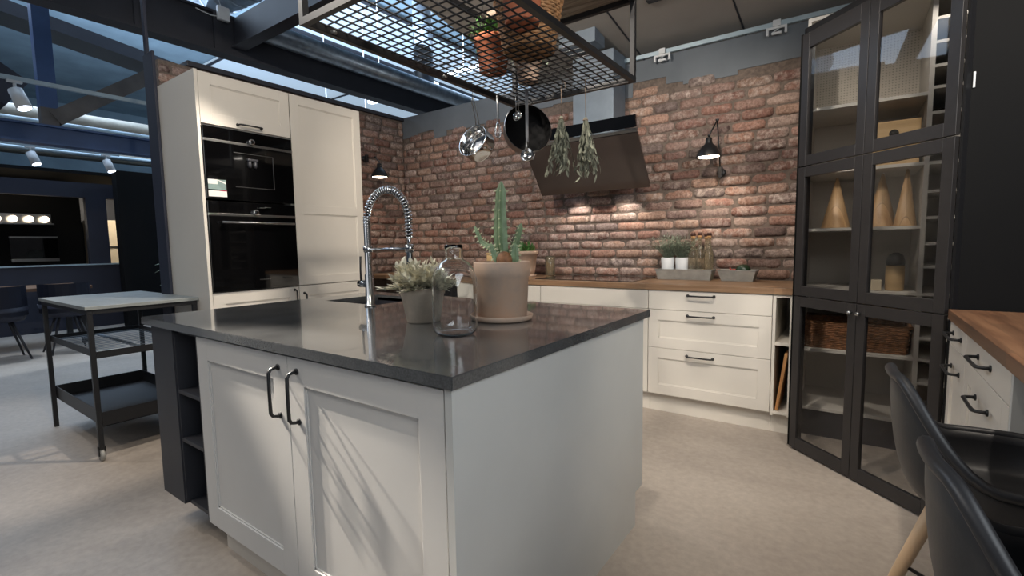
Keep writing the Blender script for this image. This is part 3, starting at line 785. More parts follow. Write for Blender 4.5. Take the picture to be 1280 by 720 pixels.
# wall lamps
def wall_lamp(name, label, mount, joint, head, n, rz):
    """mount on the wall, joint of the arm, head top of the shade"""
    t = thing(name, label, 'wall lamp', mount)
    mo, jo, he = Vector(mount), Vector(joint), Vector(head); n = Vector(n)
    ax = n.to_track_quat('Z', 'Y').to_matrix().to_4x4()
    b = B(); b.lathe([(0, 0), (0.032, 0), (0.032, 0.012), (0.024, 0.02), (0, 0.02)], mo, 28, ax); b.tube([mo+n*0.015, mo+n*0.05], 0.012, 14); b.box(-0.014, 0.014, -0.014, 0.014, -0.04, 0.04, 0.004, mat=Matrix.Translation(mo+n*0.045)); obj('wall_mount', b, 'black', t)
    b = B(); b.tube([mo+n*0.045, jo], 0.005, 10); b.tube([jo, he+Vector((0, 0, 0.05))], 0.005, 10); b.ball(jo, 0.012, sub=2); b.ball(he+Vector((0, 0, 0.05)), 0.011, sub=2); obj('arm', b, 'black', t)
    b = B(); b.lathe([(0.0, 0.035), (0.018, 0.035), (0.022, 0.03), (0.024, 0.0), (0.030, -0.012), (0.053, -0.032), (0.074, -0.062), (0.087, -0.098), (0.0885, -0.105), (0.0855, -0.105), (0.070, -0.062), (0.050, -0.034), (0.022, -0.012), (0.0, -0.010)], he, 36); sh = obj('lamp_shade', b, 'black', t)
    b = B(); b.lathe([(0, 0.002), (0.016, 0.0), (0.022, 0.004), (0.019, 0.014), (0, 0.014)], he+Vector((0, 0, -0.004)), 20); b.tube([he+Vector((-0.024, 0, 0.012)), he+Vector((0.024, 0, 0.012))], 0.004, 8); obj('collar', b, 'steel', sh)
    b = B(); b.lathe([(0.0, -0.060), (0.03, -0.062), (0.060, -0.090), (0.074, -0.102), (0.05, -0.108), (0, -0.110)], he, 28); obj('bulb', b, 'lampwhite', sh)
    L = bpy.data.lights.new('lamp_light', 'SPOT'); L.energy = 9; L.color = (1, .86, .7); L.spot_size = 2.2; L.spot_blend = 0.6; L.shadow_soft_size = 0.03
    lo = bpy.data.objects.new('lamp_light', L); COL.objects.link(lo); lo.location = he+Vector((0, 0, -0.12))
    return t
wall_lamp('wall_lamp', 'black shaded wall lamp lit right of the cooker hood', (-0.855, 3.99, 1.73), (-0.865, 3.86, 2.10), (-0.895, 3.75, 1.925), (0, -1, 0), 0)
wall_lamp('wall_lamp', 'black shaded wall lamp lit beside the tall cream cabinets', (LX+0.012, 3.42, 2.16), (-4.2, 3.44, 2.16), (-4.02, 3.34, 2.03), (1, 0, 0), 0)

# trays, herbs, bottles
def tray(name, x0, x1, y0, y1, z, h, label, inset):
    b = B(); bm = b.bm; w = 0.004
    lo = [(x0+inset, y0+0.02, z), (x1-inset, y0+0.02, z), (x1-inset, y1-0.02, z), (x0+inset, y1-0.02, z)]
    hi = [(x0, y0, z+h), (x1, y0, z+h), (x1, y1, z+h), (x0, y1, z+h)]
    hi2 = [(x0+w, y0+w, z+h), (x1-w, y0+w, z+h), (x1-w, y1-w, z+h), (x0+w, y1-w, z+h)]
    lo2 = [(x0+inset+w, y0+0.02+w, z+w), (x1-inset-w, y0+0.02+w, z+w), (x1-inset-w, y1-0.02-w, z+w), (x0+inset+w, y1-0.02-w, z+w)]
    L = [[bm.verts.new(p) for p in q] for q in (lo, hi, hi2, lo2)]
    bm.faces.new(L[0][::-1]); bm.faces.new(L[3])
    for a, c in zip(L, L[1:]):
        for k in range(4): bm.faces.new((a[k], a[(k+1) % 4], c[(k+1) % 4], c[k]))
    t = thing(name, label, 'tray', ((x0+x1)/2, (y0+y1)/2, z))
    obj('tray_body', b, 'zinc', t)
    b = B(); r_ = 0.004
    b.tube([(x0, y0, z+h), (x1, y0, z+h), (x1, y1, z+h), (x0, y1, z+h)], r_, 8, closed=True); obj('rolled_rim', b, 'zinc', t)
tray('zinc_tray', -1.285, -0.862, 3.76, 3.90, 0.921, 0.078, 'long grey zinc tray holding white herb pots and bottles', 0.016)
tray('zinc_tray', -0.822, -0.565, 3.76, 3.90, 0.921, 0.078, 'short flared zinc tray of peppers, right of the long tray', 0.024)
def wispy(b, c, n, R, H, seed, lw=0.003, L=0.02):
    r = random.Random(seed)
    for k in range(n):
        a = r.uniform(0, 2*PI); e = r.random()**0.6
        p = Vector(c)+Vector((R*0.3*math.cos(a)*r.random(), R*0.3*math.sin(a)*r.random(), 0)); pts = [p]
        d = Vector((math.cos(a)*e*R/H*1.4, math.sin(a)*e*R/H*0.8, 1)).normalized(); LL = H*r.uniform(0.6, 1.05)
        for s_ in range(1, 5):
            d = (d+Vector((r.uniform(-.2, .2), r.uniform(-.12, .12), r.uniform(-.28, .1)))).normalized(); pts.append(pts[-1]+d*LL/4)
        b.tube(pts, [0.0012, 0.001, 0.0009, 0.0008, 0.0005], 4)
        for s_ in range(9):
            f = r.uniform(0.15, 1)*(len(pts)-1); i = min(int(f), len(pts)-2); q = pts[i].lerp(pts[i+1], f-i)
            b.leaf(q, (r.uniform(-1, 1), r.uniform(-1, 1), r.uniform(0, 1)), r.uniform(L*0.6, L), lw*r.uniform(0.8, 1.4), n=2)
for i, (x, y, lab) in enumerate(((-1.205, 3.825, 'white herb pot at the left end of the long zinc tray'), (-1.095, 3.83, 'white herb pot beside the bottles in the long zinc tray'))):
    t = thing('potted_herb', lab, 'potted plant', (x, y, 0.926), group='white herb pots in the zinc tray')
    b = B(); b.lathe([(0, .926), (0.04, .926), (0.043, .93), (0.051, 1.088), (0.049, 1.091), (0.045, 1.088), (0.043, 1.07), (0, 1.07)], (x, y, 0), 28); obj('pot', b, 'whitepl', t)
    b = B(); wispy(b, (x, y, 1.07), 110, 0.085, 0.20, 20+i, 0.005, 0.026); obj('foliage', b, 'leafthyme', t)
def bottle(x, y, h, r0, lab, mat='bottle', cap='oilbrown', neckcap='cork'):
    t = thing('oil_bottle', lab, 'bottle', (x, y, 0.926), group='oil bottles in the zinc tray')
    z = .926
    b = B(); b.lathe([(0, z), (r0*0.9, z), (r0, z+0.006), (r0, z+h*0.52), (r0*0.8, z+h*0.62), (r0*0.42, z+h*0.74), (r0*0.36, z+h*0.86), (r0*0.42, z+h*0.87), (r0*0.42, z+h*0.89), (0, z+h*0.89)], (x, y, 0), 24); obj('bottle_body', b, mat, t)
    b = B(); b.lathe([(0, z+h*0.89), (r0*0.44, z+h*0.89), (r0*0.46, z+h*0.95), (0, z+h*0.95)], (x, y, 0), 18); obj('cork', b, neckcap, t)
    b = B(); b.lathe([(0, z+h*0.95), (r0*0.5, z+h*0.95), (r0*0.55, z+h*0.99), (r0*0.4, z+h*1.02), (0, z+h*1.02)], (x, y, 0), 18); obj('stopper', b, cap, t)
bottle(-1.015, 3.83, 0.345, 0.036, 'brown stoppered oil bottle next to the white herb pots')
bottle(-0.975, 3.865, 0.35, 0.03, 'second brown stoppered bottle from the herb pots, standing behind')
bottle(-0.925, 3.86, 0.34, 0.032, 'oil bottle half hidden behind the rightmost bottle in the long tray')
bottle(-0.895, 3.815, 0.345, 0.034, 'front brown stoppered bottle at the right end of the long zinc tray')
b = B(); b.ball((-0.725, 3.835, 0.985), 0.03, (1.5, 0.9, 0.7)); b.tube([(-0.745, 3.835, 1.0), (-0.75, 3.83, 1.02)], 0.004, 6)
o = obj('red_pepper', b, 'tomato'); tag(o, 'red pepper lying in the short zinc tray', 'vegetable')
b = B(); b.ball((-0.66, 3.83, 1.0), 0.045, (1.15, 1, 0.95)); o = obj('green_squash', b, 'cuke'); tag(o, 'round dark green squash in the short zinc tray', 'vegetable')
b = B(); b.ball((-0.775, 3.84, 0.975), 0.028, (1.1, 1, 0.9)); o = obj('tomato', b, 'tomato'); tag(o, 'small red tomato at the left end of the short zinc tray', 'vegetable')

# succulent pot by the hob + glass + board
sx, sy = -2.46, 3.66
t = thing('potted_succulent', 'green succulent in a small terracotta pot left of the hob', 'potted plant', (sx, sy, 0.92))
b = B(); b.lathe([(0, .92), (0.105, .92), (0.11, .925), (0.112, .942), (0.106, .942), (0, .935)], (sx, sy, 0), 40); obj('saucer', b, 'wash', t)
b = B(); b.lathe([(0, .938), (0.092, .938), (0.10, .98), (0.118, 1.12), (0.128, 1.122), (0.130, 1.152), (0.12, 1.155), (0.114, 1.14), (0, 1.13)], (sx, sy, 0), 40); obj('pot', b, 'wash', t)
b = B(); r = random.Random(3)
for k in range(60):
    a = k*2.4; e = r.uniform(0.1, 1); d = Vector((math.cos(a)*(1.1-e), math.sin(a)*(1.1-e), 0.25+e*0.8))
    p = Vector((sx+r.uniform(-.06, .06), sy+r.uniform(-.06, .06), 1.135)); b.leaf(p, d, r.uniform(0.06, 0.12), 0.035, bend=-0.2)
obj('foliage', b, 'leafgreen', t)
t = thing('glass_tumbler', 'small dark glass tumbler beside the succulent pot at the hob', 'glass', (-2.27, 3.80, 0.92))
b = B(); b.lathe([(0, .921), (0.04, .921), (0.043, .93), (0.045, 1.10), (0.043, 1.102), (0.040, 1.09), (0.038, .935), (0, .931)], (-2.27, 3.80, 0), 28); obj('glass_body', b, 'bottle', t)
t = thing('wooden_box', 'small pale wooden box left of the succulent pot on the worktop', 'box', (-2.78, 3.72, 0.92))
b = B(); b.box(-2.88, -2.68, 3.64, 3.80, 0.9205, 1.12, 0.004); obj('box_body', b, 'warmwood', t)
obj('lid', B().box(-2.885, -2.675, 3.635, 3.805, 1.121, 1.14, 0.003), 'warmwood', t)

# ------------------------------------------------------------------ PANTRY
P0 = Vector((-0.262, 3.180, 0)); ang = -math.radians(43.5); DW = 0.402
PM = Matrix.Translation(P0) @ Matrix.Rotation(ang, 4, 'Z')   # local x along doors, -y outwards
t = thing('glass_partition', 'black framed glass doors set diagonally across the corner pantry', 'glass doors', (0.03, 2.9, 0))
b = B(); b.box(-0.012, 0, 0.0, 0.06, 0, 2.35, mat=PM); b.box(2*DW, 2*DW+0.012, 0.0, 0.06, 0, 2.35, mat=PM); b.box(-0.012, 2*DW+0.012, 0.0, 0.06, 2.322, 2.36, mat=PM)
obj('door_frame', b, 'black', t)
rows = ((0.012, 0.893, 0.065, 0.055), (0.899, 1.609, 0.055, 0.055), (1.615, 2.319, 0.055, 0.08))
for i in range(2):
    for (z0, z1, rb, rt) in rows:
        x0, x1 = i*DW+0.0015, (i+1)*DW-0.0015; s_ = 0.046
        b = B()
        b.box(x0, x0+s_, -0.022, 0, z0, z1, 0.001, 1, mat=PM); b.box(x1-s_, x1, -0.022, 0, z0, z1, 0.001, 1, mat=PM)
        b.box(x0+s_, x1-s_, -0.022, 0, z0, z0+rb, 0.001, 1, mat=PM); b.box(x0+s_, x1-s_, -0.022, 0, z1-rt, z1, 0.001, 1, mat=PM)
        d = obj('glazed_door', b, 'doorblack', t)
        obj('glass_pane', B().box(x0+s_-0.004, x1-s_+0.004, -0.013, -0.009, z0+rb-0.004, z1-rt+0.004, mat=PM), 'pane', d)
        kx = x1-0.022 if i == 0 else x0+0.022; kz = z1-0.045 if z0 < 1 and z0 < .5 else z0+0.045
        b = B(); ax = Matrix.Rotation(PI/2, 4, 'X')
        if z0 > 0.5: continue
        b.lathe([(0, 0), (0.005, 0), (0.005, 0.012), (0.0095, 0.016), (0.009, 0.024), (0, 0.025)], (0, 0, 0), 16, ax)
        bmesh.ops.transform(b.bm, matrix=PM @ Matrix.Translation((kx, -0.022, kz)), verts=b.bm.verts); obj('knob', b, 'steel', d)
# shelving inside
t = thing('pantry_shelving', 'white fitted shelving inside the corner pantry behind glass doors', 'shelving', (0.3, 3.7, 0))
b = B(); b.box(-0.275, -0.258, 3.433, 3.98, 0.06, 2.5); b.box(0.283, 0.305, 3.43, 3.98, 0.175, 2.5); b.box(0.86, 0.88, 3.433, 3.98, 0.0, 2.5)
b.box(-0.258, 0.86, 3.96, 3.98, 0.175, 1.975); b.box(-0.258, 0.86, 3.433, 3.98, 2.48, 2.5)
obj('carcass', b, 'inner', t)
obj('back_panel', B().box(-0.258, 0.86, 3.955, 3.96, 1.99, 2.48), 'perf', t)
for z in (0.165, 0.53, 0.895, 1.26, 1.60, 1.965): obj('shelf', B().box(-0.258, 0.283, 3.433, 3.954, z, z+0.018, 0.001), 'inner', t)
for z in (0.165, 0.40, 0.53, 0.65, 0.77, 0.895, 1.045, 1.17, 1.31, 1.45, 1.60, 1.73, 1.86, 1.99, 2.10, 2.22, 2.34): obj('narrow_shelf', B().box(0.305, 0.86, 3.433, 3.954, z, z+0.016, 0.001), 'inner', t)
obj('plinth', B().box(-0.258, 0.86, 3.45, 3.465, 0.0, 0.165), 'darkgrey', t)
# side walls of the walk-in
t = thing('pantry_side_panel', 'thin black side panel between the back run niche and pantry doors', 'panel', (-0.275, 3.3, 0))
obj('panel', B().box(-0.288, -0.276, 3.21, 3.98, 0, 2.34), 'blackpanel', t)
t = thing('tall_side_panel', 'tall black panel rising behind the oak bar counter at right', 'panel', (1.2, 2.66, 0))
obj('panel', B().box(0.345, 2.1, 2.635, 2.665, 0, 3.05, 0.001), 'blackpanel', t)
obj('socket_plate', B().box(0.349, 0.356, 2.628, 2.635, 1.79, 1.85, 0.001), 'whitepl', t)

def basket(x0, x1, y0, y1, z, h, lab, mat='darkwick'):
    t = thing('wicker_basket', lab, 'basket', ((x0+x1)/2, (y0+y1)/2, z), group='brown wicker baskets in the pantry')
    b = B(); n = int(h/0.011)
    for k in range(n):
        zz = z+0.006+k*0.011; s_ = -0.012*(1-k/n)
        pts = []; per = 44
        cor = [(x0-s_, y0-s_), (x1+s_, y0-s_), (x1+s_, y1+s_), (x0-s_, y1+s_)]
        for c in range(4):
            p, q = Vector((*cor[c], zz)), Vector((*cor[(c+1) % 4], zz)); nrm = Vector((q.y-p.y, -(q.x-p.x), 0)).normalized()
            m_ = 12
            for i in range(m_): pts.append(p.lerp(q, (i+0.5)/m_)+nrm*(0.003 if (i+k) % 2 else -0.003))
        b.tube(pts, 0.006, 5, closed=True)
    obj('woven_body', b, mat, t)
    b = B(); b.tube([(x0-.004, y0-.004, z+h), (x1+.004, y0-.004, z+h), (x1+.004, y1+.004, z+h), (x0-.004, y1+.004, z+h)], 0.009, 8, closed=True); obj('rim', b, mat, t)
    obj('base', B().box(x0+0.014, x1-0.014, y0+0.014, y1-0.014, z+0.0005, z+0.01), mat, t)
basket(-0.245, 0.0, 3.47, 3.85, 0.548, 0.16, 'brown wicker basket behind the left lower glass door')
basket(0.03, 0.27, 3.47, 3.85, 0.548, 0.16, 'brown wicker basket behind the right lower glass door')
for (x, y, r0, h, lab) in ((-0.105, 3.56, 0.075, 0.30, 'wooden cone ornament on the pantry shelf behind the left door'), (0.115, 3.60, 0.075, 0.31, 'middle wooden cone ornament by the pantry door post'), (0.222, 3.52, 0.052, 0.315, 'slender wooden cone ornament nearest the narrow pantry shelves')):
    b = B(); b.lathe([(0, 1.2785), (r0, 1.2785), (r0, 1.283), (0.006, 1.278+h), (0, 1.280+h)], (x, y, 0), 28)
    o = obj('wooden_cone', b, 'conew'); tag(o, lab, 'ornament', group='wooden cones on the pantry shelf')
t = thing('storage_box', 'pale wooden box with round dark hole on the pantry shelf', 'box', (0.18, 3.6, 1.618))
obj('box_body', B().box(0.06, 0.265, 3.47, 3.75, 1.6185, 1.86, 0.003), 'warmwood', t)
b = B(); b.lathe([(0, 0), (0.022, 0), (0.022, 0.003), (0, 0.003)], (0.15, 3.47, 1.79), 24, Matrix.Rotation(PI/2, 4, 'X')); obj('grip_hole', b, 'blackpanel', t)
t = thing('storage_jar', 'glass jar with dark lid and straws on the middle pantry shelf', 'jar', (0.19, 3.52, 0.913))
b = B(); b.lathe([(0, .9135), (0.042, .9135), (0.044, .92), (0.044, 1.05), (0.04, 1.058), (0, 1.058)], (0.19, 3.52, 0), 28); obj('jar_body', b, 'warmwood', t)
b = B(); b.lathe([(0, 1.058), (0.043, 1.058), (0.045, 1.08), (0.035, 1.115), (0.012, 1.13), (0, 1.13)], (0.19, 3.52, 0), 28); obj('lid', b, 'darkgrey', t)
t = thing('small_candle', 'small cream candle block beside the jar in the pantry', 'candle', (0.105, 3.48, 0.913))
b = B(); b.box(0.08, 0.13, 3.455, 3.505, 0.9135, 0.975, 0.004); b.tube([(0.105, 3.48, 0.974), (0.105, 3.48, 0.985)], 0.001, 5); obj('candle_block', b, 'cream', t)
t = thing('wine_bottle', 'dark wine bottle on the pantry shelf behind the left door stile', 'bottle', (0.015, 3.55, 0.913))
b = B(); b.lathe([(0, .9135), (0.036, .9135), (0.038, .92), (0.038, 1.09), (0.03, 1.12), (0.015, 1.14), (0.0145, 1.2), (0.017, 1.2), (0.017, 1.215), (0, 1.215)], (0.015, 3.55, 0), 24); obj('bottle_body', b, 'blackglass', t)

# ------------------------------------------------------------------ RIGHT RUN
t = thing('bar_worktop', 'oiled oak bar worktop at the right in front of the black panel', 'worktop', (0.65, 1.5, 0.88))
obj('worktop_slab', B().box(0.318, 0.98, 0.2, 2.615, 0.88, 0.92, 0.002), 'oaky', t)
obj('end_leg', B().box(0.40, 0.95, 0.22, 0.26, 0, 0.879, 0.002), 'white', t)
RX = 0.328
def right_unit(y0, y1, label):
    t = thing('drawer_cabinet', label, 'cabinet', (0.62, (y0+y1)/2, 0))
    obj('carcass', B().box(RX+0.021, 0.93, y0, y1, 0.12, 0.879), 'white', t)
    for (z0, z1, fr, hz) in ((0.785, 0.878, 0, 0.835), (0.14, 0.785, 0.07, 0.705)):
        d = obj('drawer', front(y0, y1, z0, z1, RX, '-x', frame=fr), 'white', t)
        obj('handle', handle((y0+y1)/2, hz, RX, '-x', 0.17), 'black', d)
    obj('plinth', B().box(RX+0.06, RX+0.075, y0, y1, 0, 0.12), 'white', t)
right_unit(1.672, 2.27, 'white drawer cabinet under the oak bar, nearer the bar stools')
right_unit(2.272, 2.62, 'narrow white drawer cabinet under the oak bar beside the pantry doors')
t = thing('cabinet_end_panel', 'grey white end panel closing the drawer cabinets under the bar', 'panel', (0.62, 1.66, 0))
obj('panel', B().box(RX, 0.93, 1.652, 1.670, 0, 0.879, 0.001), 'sidewhite', t)

# ------------------------------------------------------------------ bar chairs
def make_chair(label, loc, rz):
    t = thing('shell_chair', label, 'chair', loc, rz, 'black shell chairs at the oak bar')
    # local: faces +x, seat centre at origin in x,y, z from floor
    SZ, TOP, ARM = CH['seat'], CH['top'], CH['arm']
    A, Bw = CH['a'], CH['b']
    NT, NR = 64, 14
    bm = bmesh.new(); g = []
    def H(th):
        a = abs(th); k = math.radians
        if a < k(12): return TOP
        if a < k(75):
            f = (a-k(12))/k(63); f = f*f*(3-2*f); return TOP+(ARM-TOP)*f
        if a < k(120): return ARM
        if a < k(160):
            f = (a-k(120))/k(40); f = f*f*(3-2*f); return ARM+(SZ-0.01-ARM)*f
        return SZ-0.01
    for i in range(NT):
        th = -PI+2*PI*i/NT; c, s_ = math.cos(th), math.sin(th); row = []
        e = 0.85
        cx_ = -math.copysign(abs(c)**e, c); cy_ = math.copysign(abs(s_)**e, s_)
        for j in range(NR+1):
            f = j/NR
            hz = H(th)-SZ
            if f < 0.5:
                q = f/0.5; rr = 0.70*q; z = SZ-0.035*(1-q*q)+0.0*q
            else:
                q = (f-0.5)/0.5; rr = 0.70+0.30*math.sin(q*PI/2)**0.8 if hz > 0.03 else 0.70+0.25*q
                z = SZ+(hz)*(1-math.cos(q*PI/2))**0.9 if hz > 0.03 else SZ+hz*q
            row.append((cx_*A*rr, cy_*Bw*rr, z))
        g.append(row)
    cvert = bm.verts.new((0, 0, SZ-0.035)); V = []
    for row in g: V.append([None]+[bm.verts.new(p) for p in row[1:]])
    for i in range(NT):
        k = (i+1) % NT
        bm.faces.new((cvert, V[k][1], V[i][1]))
        for j in range(1, NR): bm.faces.new((V[i][j], V[k][j], V[k][j+1], V[i][j+1]))
    for f in bm.faces: f.smooth = True
    bmesh.ops.recalc_face_normals(bm, faces=bm.faces)
    bmesh.ops.solidify(bm, geom=bm.faces[:], thickness=0.012)
    for f in bm.faces: f.smooth = True
    bb = B(); bb.bm.free(); bb.bm = bm
    sh = obj('seat_shell', bb, 'shell', t, local=True)
    # rolled rim
    b = B(); b.tube([Vector(row[NR]) for row in g], 0.011, 10, closed=True); obj('rolled_rim', b, 'shell', t, local=True)
    zt = SZ-0.05
    for (sx_, sy_) in ((1, 1), (1, -1), (-1, 1), (-1, -1)):
        b = B(); b.tube([(0.09*sx_, 0.10*sy_, zt+0.012), (0.16*sx_, 0.155*sy_, zt*0.55), (0.235*sx_, 0.205*sy_, 0.0)], [0.017, 0.015, 0.010], 14)
        obj('leg', b, 'beech', t, local=True)
    b = B(); b.tube([(0.11, 0.11, zt), (-0.11, -0.11, zt)], 0.006, 8); b.tube([(0.11, -0.11, zt), (-0.11, 0.11, zt)], 0.006, 8)
    obj('wire_brace', b, 'black', t, local=True)
    b = B(); b.tube([(0.14, 0.14, zt*0.62), (-0.14, -0.14, zt*0.62)], 0.005, 8); b.tube([(0.14, -0.14, zt*0.62), (-0.14, 0.14, zt*0.62)], 0.005, 8)
    obj('wire_brace', b, 'black', t, local=True)
    return t
CH = dict(seat=0.625, top=0.90, arm=0.725, a=0.215, b=0.195)
CHAIRS = [((0.295, 1.43, 0), 0.10), ((0.312, 0.90, 0), 0.10)]
c1 = make_chair('black shell chair with wooden legs, farther of two at the oak bar', *CHAIRS[0])
c2 = copy_tree(c1); c2.location = CHAIRS[1][0]; c2.rotation_euler = (0, 0, CHAIRS[1][1])
c2['label'] = 'black shell chair in the right foreground, nearer of two at the bar'

# ------------------------------------------------------------------ TROLLEY
t = thing('kitchen_trolley', 'black metal kitchen trolley with grey top left of the island', 'trolley', (-4.02, 1.09, 0))
x0, x1, y0, y1 = -4.52, -3.51, 0.81, 1.37
obj('top_board', B().box(x0-0.01, x1+0.01, y0-0.01, y1+0.01, 0.882, 0.902, 0.002), 'trolleytop', t)
b = B()
for (a, c) in ((y0, y0+0.025), (y1-0.025, y1)): b.box(x0, x1, a, c, 0.856, 0.881)
for (a, c) in ((x0, x0+0.025), (x1-0.025, x1)): b.box(a, c, y0+0.0255, y1-0.0255, 0.856, 0.881)
obj('top_frame', b, 'black', t)
for (lx, ly) in ((x0, y0), (x1-0.025, y0), (x0, y1-0.025), (x1-0.025, y1-0.025)):
    front_ = (lx > -4)
    lg = obj('leg', B().box(lx, lx+0.025, ly, ly+0.025, 0.085 if front_ else 0.0, 0.8555, 0.001, 1), 'black', t)
    if front_:
        b = B(); ax = Matrix.Rotation(PI/2, 4, 'X')
        b.lathe([(0, -0.011), (0.03, -0.011), (0.034, -0.006), (0.034, 0.006), (0.03, 0.011), (0, 0.011)], (lx+0.012, ly+0.012, 0.034), 28, ax)
        obj('castor_wheel', b, 'zinc', lg)
        b = B(); b.box(lx+0.0, lx+0.024, ly-0.004, ly+0.0, 0.03, 0.085); b.box(lx, lx+0.024, ly+0.025, ly+0.029, 0.03, 0.085); b.box(lx, lx+0.024, ly-0.004, ly+0.029, 0.07, 0.085)
        obj('castor_fork', b, 'black', lg)
b = B(); z = 0.60
for (a, c) in ((y0+0.026, y0+0.030), (y1-0.030, y1-0.026)): b.box(x0, x1, a, c, z, z+0.04)
for (a, c) in ((x0, x0+0.004), (x1-0.004, x1)): b.box(a, c, y0+0.03, y1-0.03, z, z+0.04)
obj('shelf_rim', b, 'black', t)
b = B(); n = 16
for k in range(n):
    xx = x0+0.02+(x1-x0-0.04)*k/(n-1); b.box(xx-0.006, xx+0.006, y0+0.03, y1-0.03, z+0.012, z+0.0145)
b.box(x0+0.004, x1-0.004, (y0+y1)/2-0.012, (y0+y1)/2+0.012, z+0.004, z+0.012)
obj('slatted_shelf', b, 'stove', t)
b = B(); z = 0.20
b.box(x0, x1, y0+0.026, y1-0.026, z, z+0.004)
for (a, c) in ((y0+0.026, y0+0.030), (y1-0.030, y1-0.026)): b.box(x0, x1, a, c, z, z+0.085)
for (a, c) in ((x0, x0+0.004), (x1-0.004, x1)): b.box(a, c, y0+0.03, y1-0.03, z, z+0.085)
obj('lower_tray', b, 'black', t)

# ------------------------------------------------------------------ HANGING RACK
RZ = 2.0; rx0, rx1, ry0, ry1 = -1.648, -0.917, 1.036, 2.378; RT = 2.40
t = thing('hanging_rack', 'black steel frame rack with wire mesh floor above the island', 'rack', ((rx0+rx1)/2, (ry0+ry1)/2, RZ))
b = B(); s_ = 0.024
for z in (RZ, RT-s_):
    b.box(rx0, rx0+s_, ry0, ry1, z, z+s_); b.box(rx1-s_, rx1, ry0, ry1, z, z+s_)
    b.box(rx0+s_, rx1-s_, ry0, ry0+s_, z, z+s_); b.box(rx0+s_, rx1-s_, ry1-s_, ry1, z, z+s_)
for (x, y) in ((rx0, ry0), (rx1-s_, ry0), (rx0, ry1-s_), (rx1-s_, ry1-s_)): b.box(x, x+s_, y, y+s_, RZ+s_, RT-s_)
obj('steel_frame', b, 'black', t)
b = B(); n1 = 17; n2 = 30
for k in range(1, n1):
    x = rx0+(rx1-rx0)*k/n1; b.tube([(x, ry0+0.01, RZ+0.018), (x, ry1-0.01, RZ+0.018)], 0.0032, 6)
for k in range(1, n2):
    y = ry0+(ry1-ry0)*k/n2; b.tube([(rx0+0.01, y, RZ+0.022), (rx1-0.01, y, RZ+0.023)], 0.0032, 6)
obj('wire_mesh', b, 'black', t)
for (x, y) in ((rx0+0.03, ry0+0.12), (rx0+0.03, ry0+0.72), (rx1-0.03, ry0+0.1), (rx1-0.03, ry1-0.1)):
    b = B(); b.lathe([(0, -0.004), (0.011, -0.004), (0.012, 0), (0.012, 0.004), (0, 0.004)], (x, y, RZ+0.008), 16); obj('clamp_disc', b, 'steel', t)
for (x, y) in ((rx0+0.012, ry0+0.3), (rx1-0.012, ry0+0.3), (rx0+0.012, ry1-0.3), (rx1-0.012, ry1-0.3)):
    b = B(); b.tube([(x, y, RT), (x, y, 3.0)], 0.003, 6); obj('suspension_wire', b, 'steel', t)
t = thing('shelf_plank', 'weathered wooden plank lying across the top of the hanging rack', 'plank', ((rx0+rx1)/2, 2.22, RT))
obj('board', B().box(rx0+0.02, rx1-0.01, 2.10, ry1-0.005, RT+0.001, RT+0.03, 0.003), 'plank', t)

def rack_pot(x, y, r0, r1, h, lab, mat, leafmat=None, seed=1, kind=0):
    t = thing('rack_plant', lab, 'potted plant', (x, y, RZ+0.025)); z = RZ+0.0255
    b = B(); b.lathe([(0, z), (r0, z), (r0+.002, z+.004), (r1-.006, z+h-.034), (r1+.003, z+h-.03), (r1+.004, z+h-.003), (r1, z+h), (r1-.01, z+h), (r1-.014, z+h-.03), (0, z+h-.03)], (x, y, 0), 36); obj('pot', b, mat, t)
    b = B(); r = random.Random(seed)
    for k in range(110):
        a = r.uniform(0, 2*PI); e = r.uniform(-0.1, 1); d = Vector((math.cos(a)*(1.1-e*.8), math.sin(a)*(1.1-e*.8), 0.2+e*.8)).normalized()
        p = Vector((x+r.uniform(-.5, .5)*r1, y+r.uniform(-.5, .5)*r1, z+h-.02)); L = r.uniform(.05, .13); b.tube([p, p+d*L], [.0016, .0008], 4)
        for q in range(5): b.leaf(p+d*L*(.4+.6*q/5), (r.uniform(-1, 1), r.uniform(-1, 1), r.uniform(-.3, 1)), .028, .012, n=2)
    obj('foliage', b, leafmat, t)
rack_pot(-1.44, 1.90, 0.062, 0.085, 0.16, 'green herb in a red terracotta pot on the wire rack', 'terra', 'leafgreen', 31)
def round_basket(x, y, r0, r1, h, lab, zb):
    t = thing('round_basket', lab, 'basket', (x, y, zb))
    b = B(); n = int(h/0.012)
    for k in range(n):
        f = k/n; R_ = r0+(r1-r0)*f; pts = []
        for i in range(48):
            a = 2*PI*i/48; rr = R_+(0.003 if (i+k) % 2 else -0.003); pts.append((x+rr*math.cos(a), y+rr*math.sin(a), zb+0.007+k*0.012))
        b.tube(pts, 0.0066, 5, closed=True)
    obj('woven_body', b, 'wick', t)
    b = B(); b.lathe([(0, zb+0.0005), (r0-.005, zb+.0005), (r0-.005, zb+.01), (0, zb+.01)], (x, y, 0), 32); obj('base', b, 'wick', t)
    b = B(); b.tube([(x+r1*math.cos(a), y+r1*math.sin(a), zb+h) for a in [2*PI*i/40 for i in range(40)]], 0.01, 8, closed=True); obj('rim', b, 'wick', t)
    b = B()
    b.tube([(x+r1*math.cos(a)*1.0, y, zb+h+0.13*math.sin(a)) for a in [PI*i/20 for i in range(21)]], 0.008, 8); obj('hoop_handle', b, 'wick', t)
round_basket(-1.17, 1.80, 0.105, 0.14, 0.20, 'large round wicker basket standing on the wire rack', RZ+0.0255)
rack_pot(-1.385, 2.12, 0.05, 0.066, 0.12, 'pale clay pot of herbs behind the terracotta pot on the rack', 'wash', 'leafthyme', 33)
rack_pot(-1.045, 1.565, 0.062, 0.08, 0.16, 'terracotta pot at the right side of the wire rack beside the basket', 'terra', 'leafgreen', 35)

